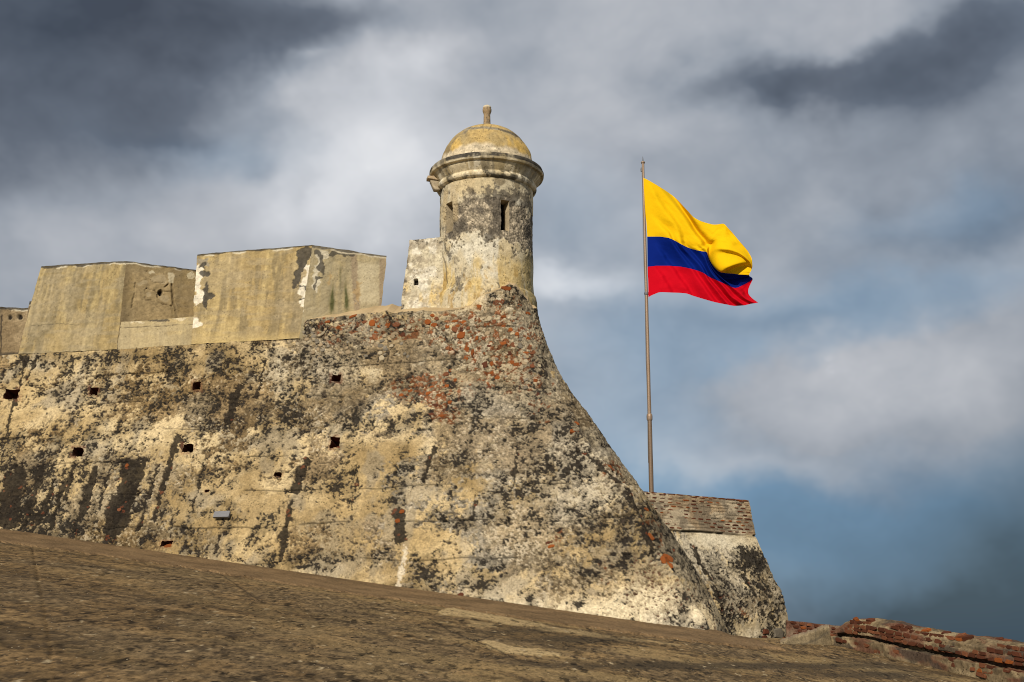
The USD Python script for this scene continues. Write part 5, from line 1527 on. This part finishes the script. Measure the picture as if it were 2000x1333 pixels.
# ------------------------------------------------------------------ low brick parapet at the right edge
def brick_parapet():
    A = on_ground(1640, 1262); B = on_ground(2000, 1345)
    A = np.array(A); B = np.array(B)
    d = (B - A)[:2]; Ln = np.linalg.norm(d); d /= Ln
    nrm = np.array([d[1], -d[0]])
    if nrm[1] > 0: nrm = -nrm            # towards us
    th_ = thing('brick_parapet', 'low broken brick parapet with crumbling plaster edging the ramp at the far right', 'parapet', loc=A)
    d3, n3, up = np.array([d[0], d[1], 0]), np.array([nrm[0], nrm[1], 0]), np.array([0, 0, 1.0])
    L_end = Ln + 3.5
    topA, topB = float(at(1640, 1211, A[1] + 0.15)[2]), float(at(2000, 1263, B[1] + 0.2)[2])
    zt_ = lambda s: topA + (topB - topA) * s / Ln + 0.05 * np.exp(-((s - 0.8) / 0.7) ** 2)
    zb_ = lambda s: A[2] + (B[2] - A[2]) * s / Ln

    # mortar core: a grid whose section is an upright face with ledges, a rounded shoulder and a sloping top
    prof = [(0.05, -0.10), (0.05, 0.0), (0.03, 0.36), (-0.13, 0.40), (-0.14, 0.47), (-0.02, 0.52), (-0.03, 0.66), (-0.08, 0.69), (-0.08, 0.80), (-0.16, 0.85), (-0.22, 0.95), (-0.32, 1.0), (-0.55, 1.02), (-0.75, 0.97), (-0.8, 0.4), (-0.8, -0.8)]
    nS, rows = 420, []
    sarr = np.linspace(-0.22, L_end, nS)
    pf = []
    for k in range(len(prof) - 1):
        m_ = max(2, int(np.hypot(prof[k + 1][0] - prof[k][0], (prof[k + 1][1] - prof[k][1]) * 0.6) / 0.02))
        for q_ in range(m_):
            pf.append(np.array(prof[k]) + (np.array(prof[k + 1]) - np.array(prof[k])) * q_ / m_)
    pf = np.array(pf)
    hh = zt_(sarr) - zb_(sarr)
    taper = sstep(-0.22, 0.12, sarr)
    P = A[None, None] * np.array([1, 1, 0]) + sarr[None, :, None] * d3 + pf[:, 0][:, None, None] * n3
    P[..., 2] = zb_(sarr)[None] + pf[:, 1][:, None] * (hh * (0.75 + 0.25 * taper))[None]
    SS, VV = np.meshgrid(sarr, np.arange(len(pf)) * 0.02)
    nn_ = fbm2(SS * 3, VV * 3, 4, 301); n2_ = fbm2(SS * 14, VV * 14, 3, 302)
    P += n3 * (0.05 * (nn_ - 0.5) + 0.025 * (n2_ - 0.5))[..., None] + up * (0.06 * (nn_ - 0.5) + 0.03 * (n2_ - 0.5))[..., None]
    c = np.array((0.135, 0.100, 0.058)) * (0.3 + 1.3 * n2_)[..., None]
    c = mixc(c, (0.235, 0.18, 0.105), sstep(0.50, 0.62, fbm2(SS * 2, VV * 3, 4, 303)) * 0.8)
    c = mixc(c, (0.10, 0.045, 0.028), sstep(0.46, 0.6, fbm2(SS * 1.5, VV * 5, 4, 304)) * 0.85)
    c = mixc(c, (0.045, 0.036, 0.028), sstep(0.54, 0.66, fbm2(SS * 3, VV * 4, 4, 305)) * 0.8)
    v = P.reshape(-1, 3); f = grid_faces(len(pf), nS)
    nrm_s = np.cross(v[f[:, 1]] - v[f[:, 0]], v[f[:, 2]] - v[f[:, 0]])
    if (nrm_s[: len(f) // 3] @ n3).sum() < 0: f = f[:, ::-1]
    obj('mortar_core', (v, f), STONE, th_, c.reshape(-1, 3), smooth=True)
    # end of the core
    g = np.random.default_rng(55)
    # courses of bricks: (height fraction, set-back, chance, long or header)
    for hfr, set_, chance, hgt in ((0.08, 0.045, 0.42, 0.065), (0.20, 0.04, 0.50, 0.07), (0.335, 0.03, 0.82, 0.065), (0.545, -0.02, 0.97, 0.07), (0.645, -0.025, 0.80, 0.06), (0.755, -0.07, 0.97, 0.075), (0.885, -0.17, 0.80, 0.065)):
        s = -0.05
        while s < L_end - 0.1:
            w = g.uniform(0.11, 0.24)
            if fbm2(np.array(s * 0.9), np.array(hfr * 6.0), 3, 321) + g.uniform(-0.12, 0.12) < 0.12 + 0.55 * chance and not (hfr > 0.5 and s < 0.1):
                z = zb_(s) + hfr * (zt_(s) - zb_(s))
                P0 = A * np.array([1, 1, 0]) + d3 * (s + w / 2) + n3 * (set_ - 0.012 + g.uniform(-0.015, 0.015)) + up * z
                k = int(g.choice(3, p=(0.03, 0.70, 0.27)))
                obj('brick', lump(P0, n3 + np.array([0, 0, 0.15]), w * 0.99, hgt * g.uniform(0.85, 1.1), 0.022, int(g.integers(1e6)), -0.14 + g.uniform(-0.04, 0.04), 8, 0.9, 0.9), BRICKS[k], th_)
            s += w + 0.012
    # loose bricks on the crest
    for s in np.arange(0.2, L_end, 0.21):
        if g.random() < 0.55:
            P0 = A * np.array([1, 1, 0]) + d3 * s + n3 * g.uniform(-0.45, -0.2) + up * (zt_(s) + 0.005)
            obj('brick', lump(P0, up + n3 * 0.5 + np.array([g.uniform(-.2, .2), 0, 0]), 0.18, 0.09, 0.022, int(g.integers(1e6)), g.uniform(-0.4, 0.4), 8, 0.8), BRICKS[int(g.choice(3, p=(0.1, 0.6, 0.3)))], th_)
    # plastered ramp that closes the near end, rising from the ground to the first courses
    g0, g1, g2 = np.array(on_ground(1538, 1260)), A + d3 * 0.05, A + d3 * 0.05
    p0 = on_ground(1526, 1258); p1 = A - d3 * 0.10 + n3 * 0.10
    tops = [p0 + up * 0.02, at(1575, 1240, float((p0[1] + p1[1]) / 2)), at(1626, 1224, float(p1[1]))]
    nU, nV = 90, 26
    u, v_l = np.meshgrid(np.linspace(0, 1, nU), np.linspace(0, 1, nV))
    low_ = p0 * (1 - u)[..., None] + p1 * u[..., None]
    low_[..., 2] = ground_z(low_[..., 0], low_[..., 1]) - 0.05
    tz = np.interp(u, [0, 0.5, 1], [q_[2] for q_ in tops])
    tz = tz + 0.07 * (fbm2(u * 14, u * 0, 3, 312) - 0.5)
    front = low_.copy(); front[..., 2] = low_[..., 2] * (1 - v_l) + tz * v_l
    front[..., 1] += 0.10 * v_l
    depth_back = front[-1] + np.array([0.12, 0.55, 0.06])
    allv = np.concatenate([front, depth_back[None]], 0)
    nz = fbm2(u * 8, v_l * 4, 4, 311); 
    col = np.array((0.22, 0.17, 0.10)) * (0.4 + 1.1 * nz)[..., None]
    dgl, _t = seg_dist(u, v_l * 0.3, [(0.25, 0.02), (0.95, 0.22)])
    col = mixc(col, (0.13, 0.105, 0.07), sstep(0.035, 0.01, dgl) * 0.8)
    col = mixc(col, (0.11, 0.09, 0.06), sstep(0.02, 0.005, np.abs(u - 0.66 - 0.05 * v_l)) * 0.6)
    colb = np.concatenate([col, np.full((1, nU, 3), 0.2) * np.array((1, .75, .5))], 0)
    vv = allv.reshape(-1, 3); ff = grid_faces(nV + 1, nU)
    q_n = np.cross(vv[ff[0, 1]] - vv[ff[0, 0]], vv[ff[0, 2]] - vv[ff[0, 0]])
    if q_n[1] > 0: ff = ff[:, ::-1]
    obj('plaster_ramp', (vv, ff), STONE, th_, colb.reshape(-1, 3), smooth=True)
    return A, B


PA, PB = brick_parapet()
# dark low brick wall between the two
YB = 26.6
lw = thing('low_brick_wall', 'dark low brick wall linking the rear bastion to the brick parapet', 'wall', loc=at(1580, 1250, YB))


def paint_low(name, x, y, um, vm, u, v):
    hf = fbm2(um * 9, vm * 9, 4, 4601, 0.6)
    c = np.array((0.10, 0.05, 0.034)) * (0.4 + 1.1 * hf)[..., None]
    c = mixc(c, (0.17, 0.13, 0.09), sstep(0.5, 0.62, fbm2(um * 3, vm * 3, 4, 4602)) * 0.6)
    return c, 0.03 * (hf - 0.5)


f4 = [at(1536, 1275, YB), at(1690, 1285, YB - 0.4), at(1690, 1229, YB - 0.4), at(1536, 1212.5, YB)]
lv = rubble_box(f4 + [q_ + np.array([0.1, 0.45, 0]) for q_ in f4], paint_low, 0.02, 0.03, 60)
box_obj('wall_body', lv, STONE, lw)
g = np.random.default_rng(77)
for row_, (ya, yb) in enumerate(((1217, 1231), (1224, 1238), (1231, 1245), (1239, 1253))):
    x_ = 1544.0 + 5 * (row_ % 2)
    while x_ < 1640:
        w = g.uniform(11, 18)
        if g.random() < 0.7:
            Yq = YB - 0.4 * (x_ - 1536) / 154 - 0.01
            P0 = at(x_ + w / 2, ya + (yb - ya) * (x_ - 1544) / 100, Yq)
            obj('brick', lump(P0, np.array([0.1, -1, 0.0]), w * 0.0105, 0.06, 0.02, int(g.integers(1e6)), -0.1, 8, 0.85), BRICKS[int(g.choice(3, p=(0.1, 0.6, 0.3)))], lw)
        x_ += w + 1.2

# ------------------------------------------------------------------ small metal plate on the wall
P, n = surface(437, 1011)
n = n / np.linalg.norm(n)
plate = thing('metal_plate', 'small dark grey metal plate on two pegs, fixed low on the bastion wall', 'plate', loc=P)
rgt = np.cross([0, 0, 1.0], n); rgt /= np.linalg.norm(rgt); upn = np.cross(n, rgt)


def oriented_box(c, w, h, d_, bev=0.008):
    b = trimesh.creation.box((w, h, d_))
    b = trimesh.convex.convex_hull(np.vstack([np.array(b.vertices) * [(w - 2 * bev) / w, 1, 1], np.array(b.vertices) * [1, (h - 2 * bev) / h, 1], np.array(b.vertices) * [1, 1, (d_ - 2 * bev) / d_]]))
    v = np.array(b.vertices)
    return c + v[:, :1] * rgt + v[:, 1:2] * upn + v[:, 2:] * n, np.array(b.faces)


obj('plate_body', oriented_box(P + n * 0.09, 0.34, 0.14, 0.05), GREYMETAL, plate)
for s_ in (-0.07, 0.10):
    obj('peg', tube([P + rgt * s_ + upn * 0.07 + n * 0.0, P + rgt * s_ + upn * 0.10 + n * 0.06, P + rgt * s_ + upn * 0.075 + n * 0.10], 0.012, 8), GREYMETAL, plate, smooth=40)
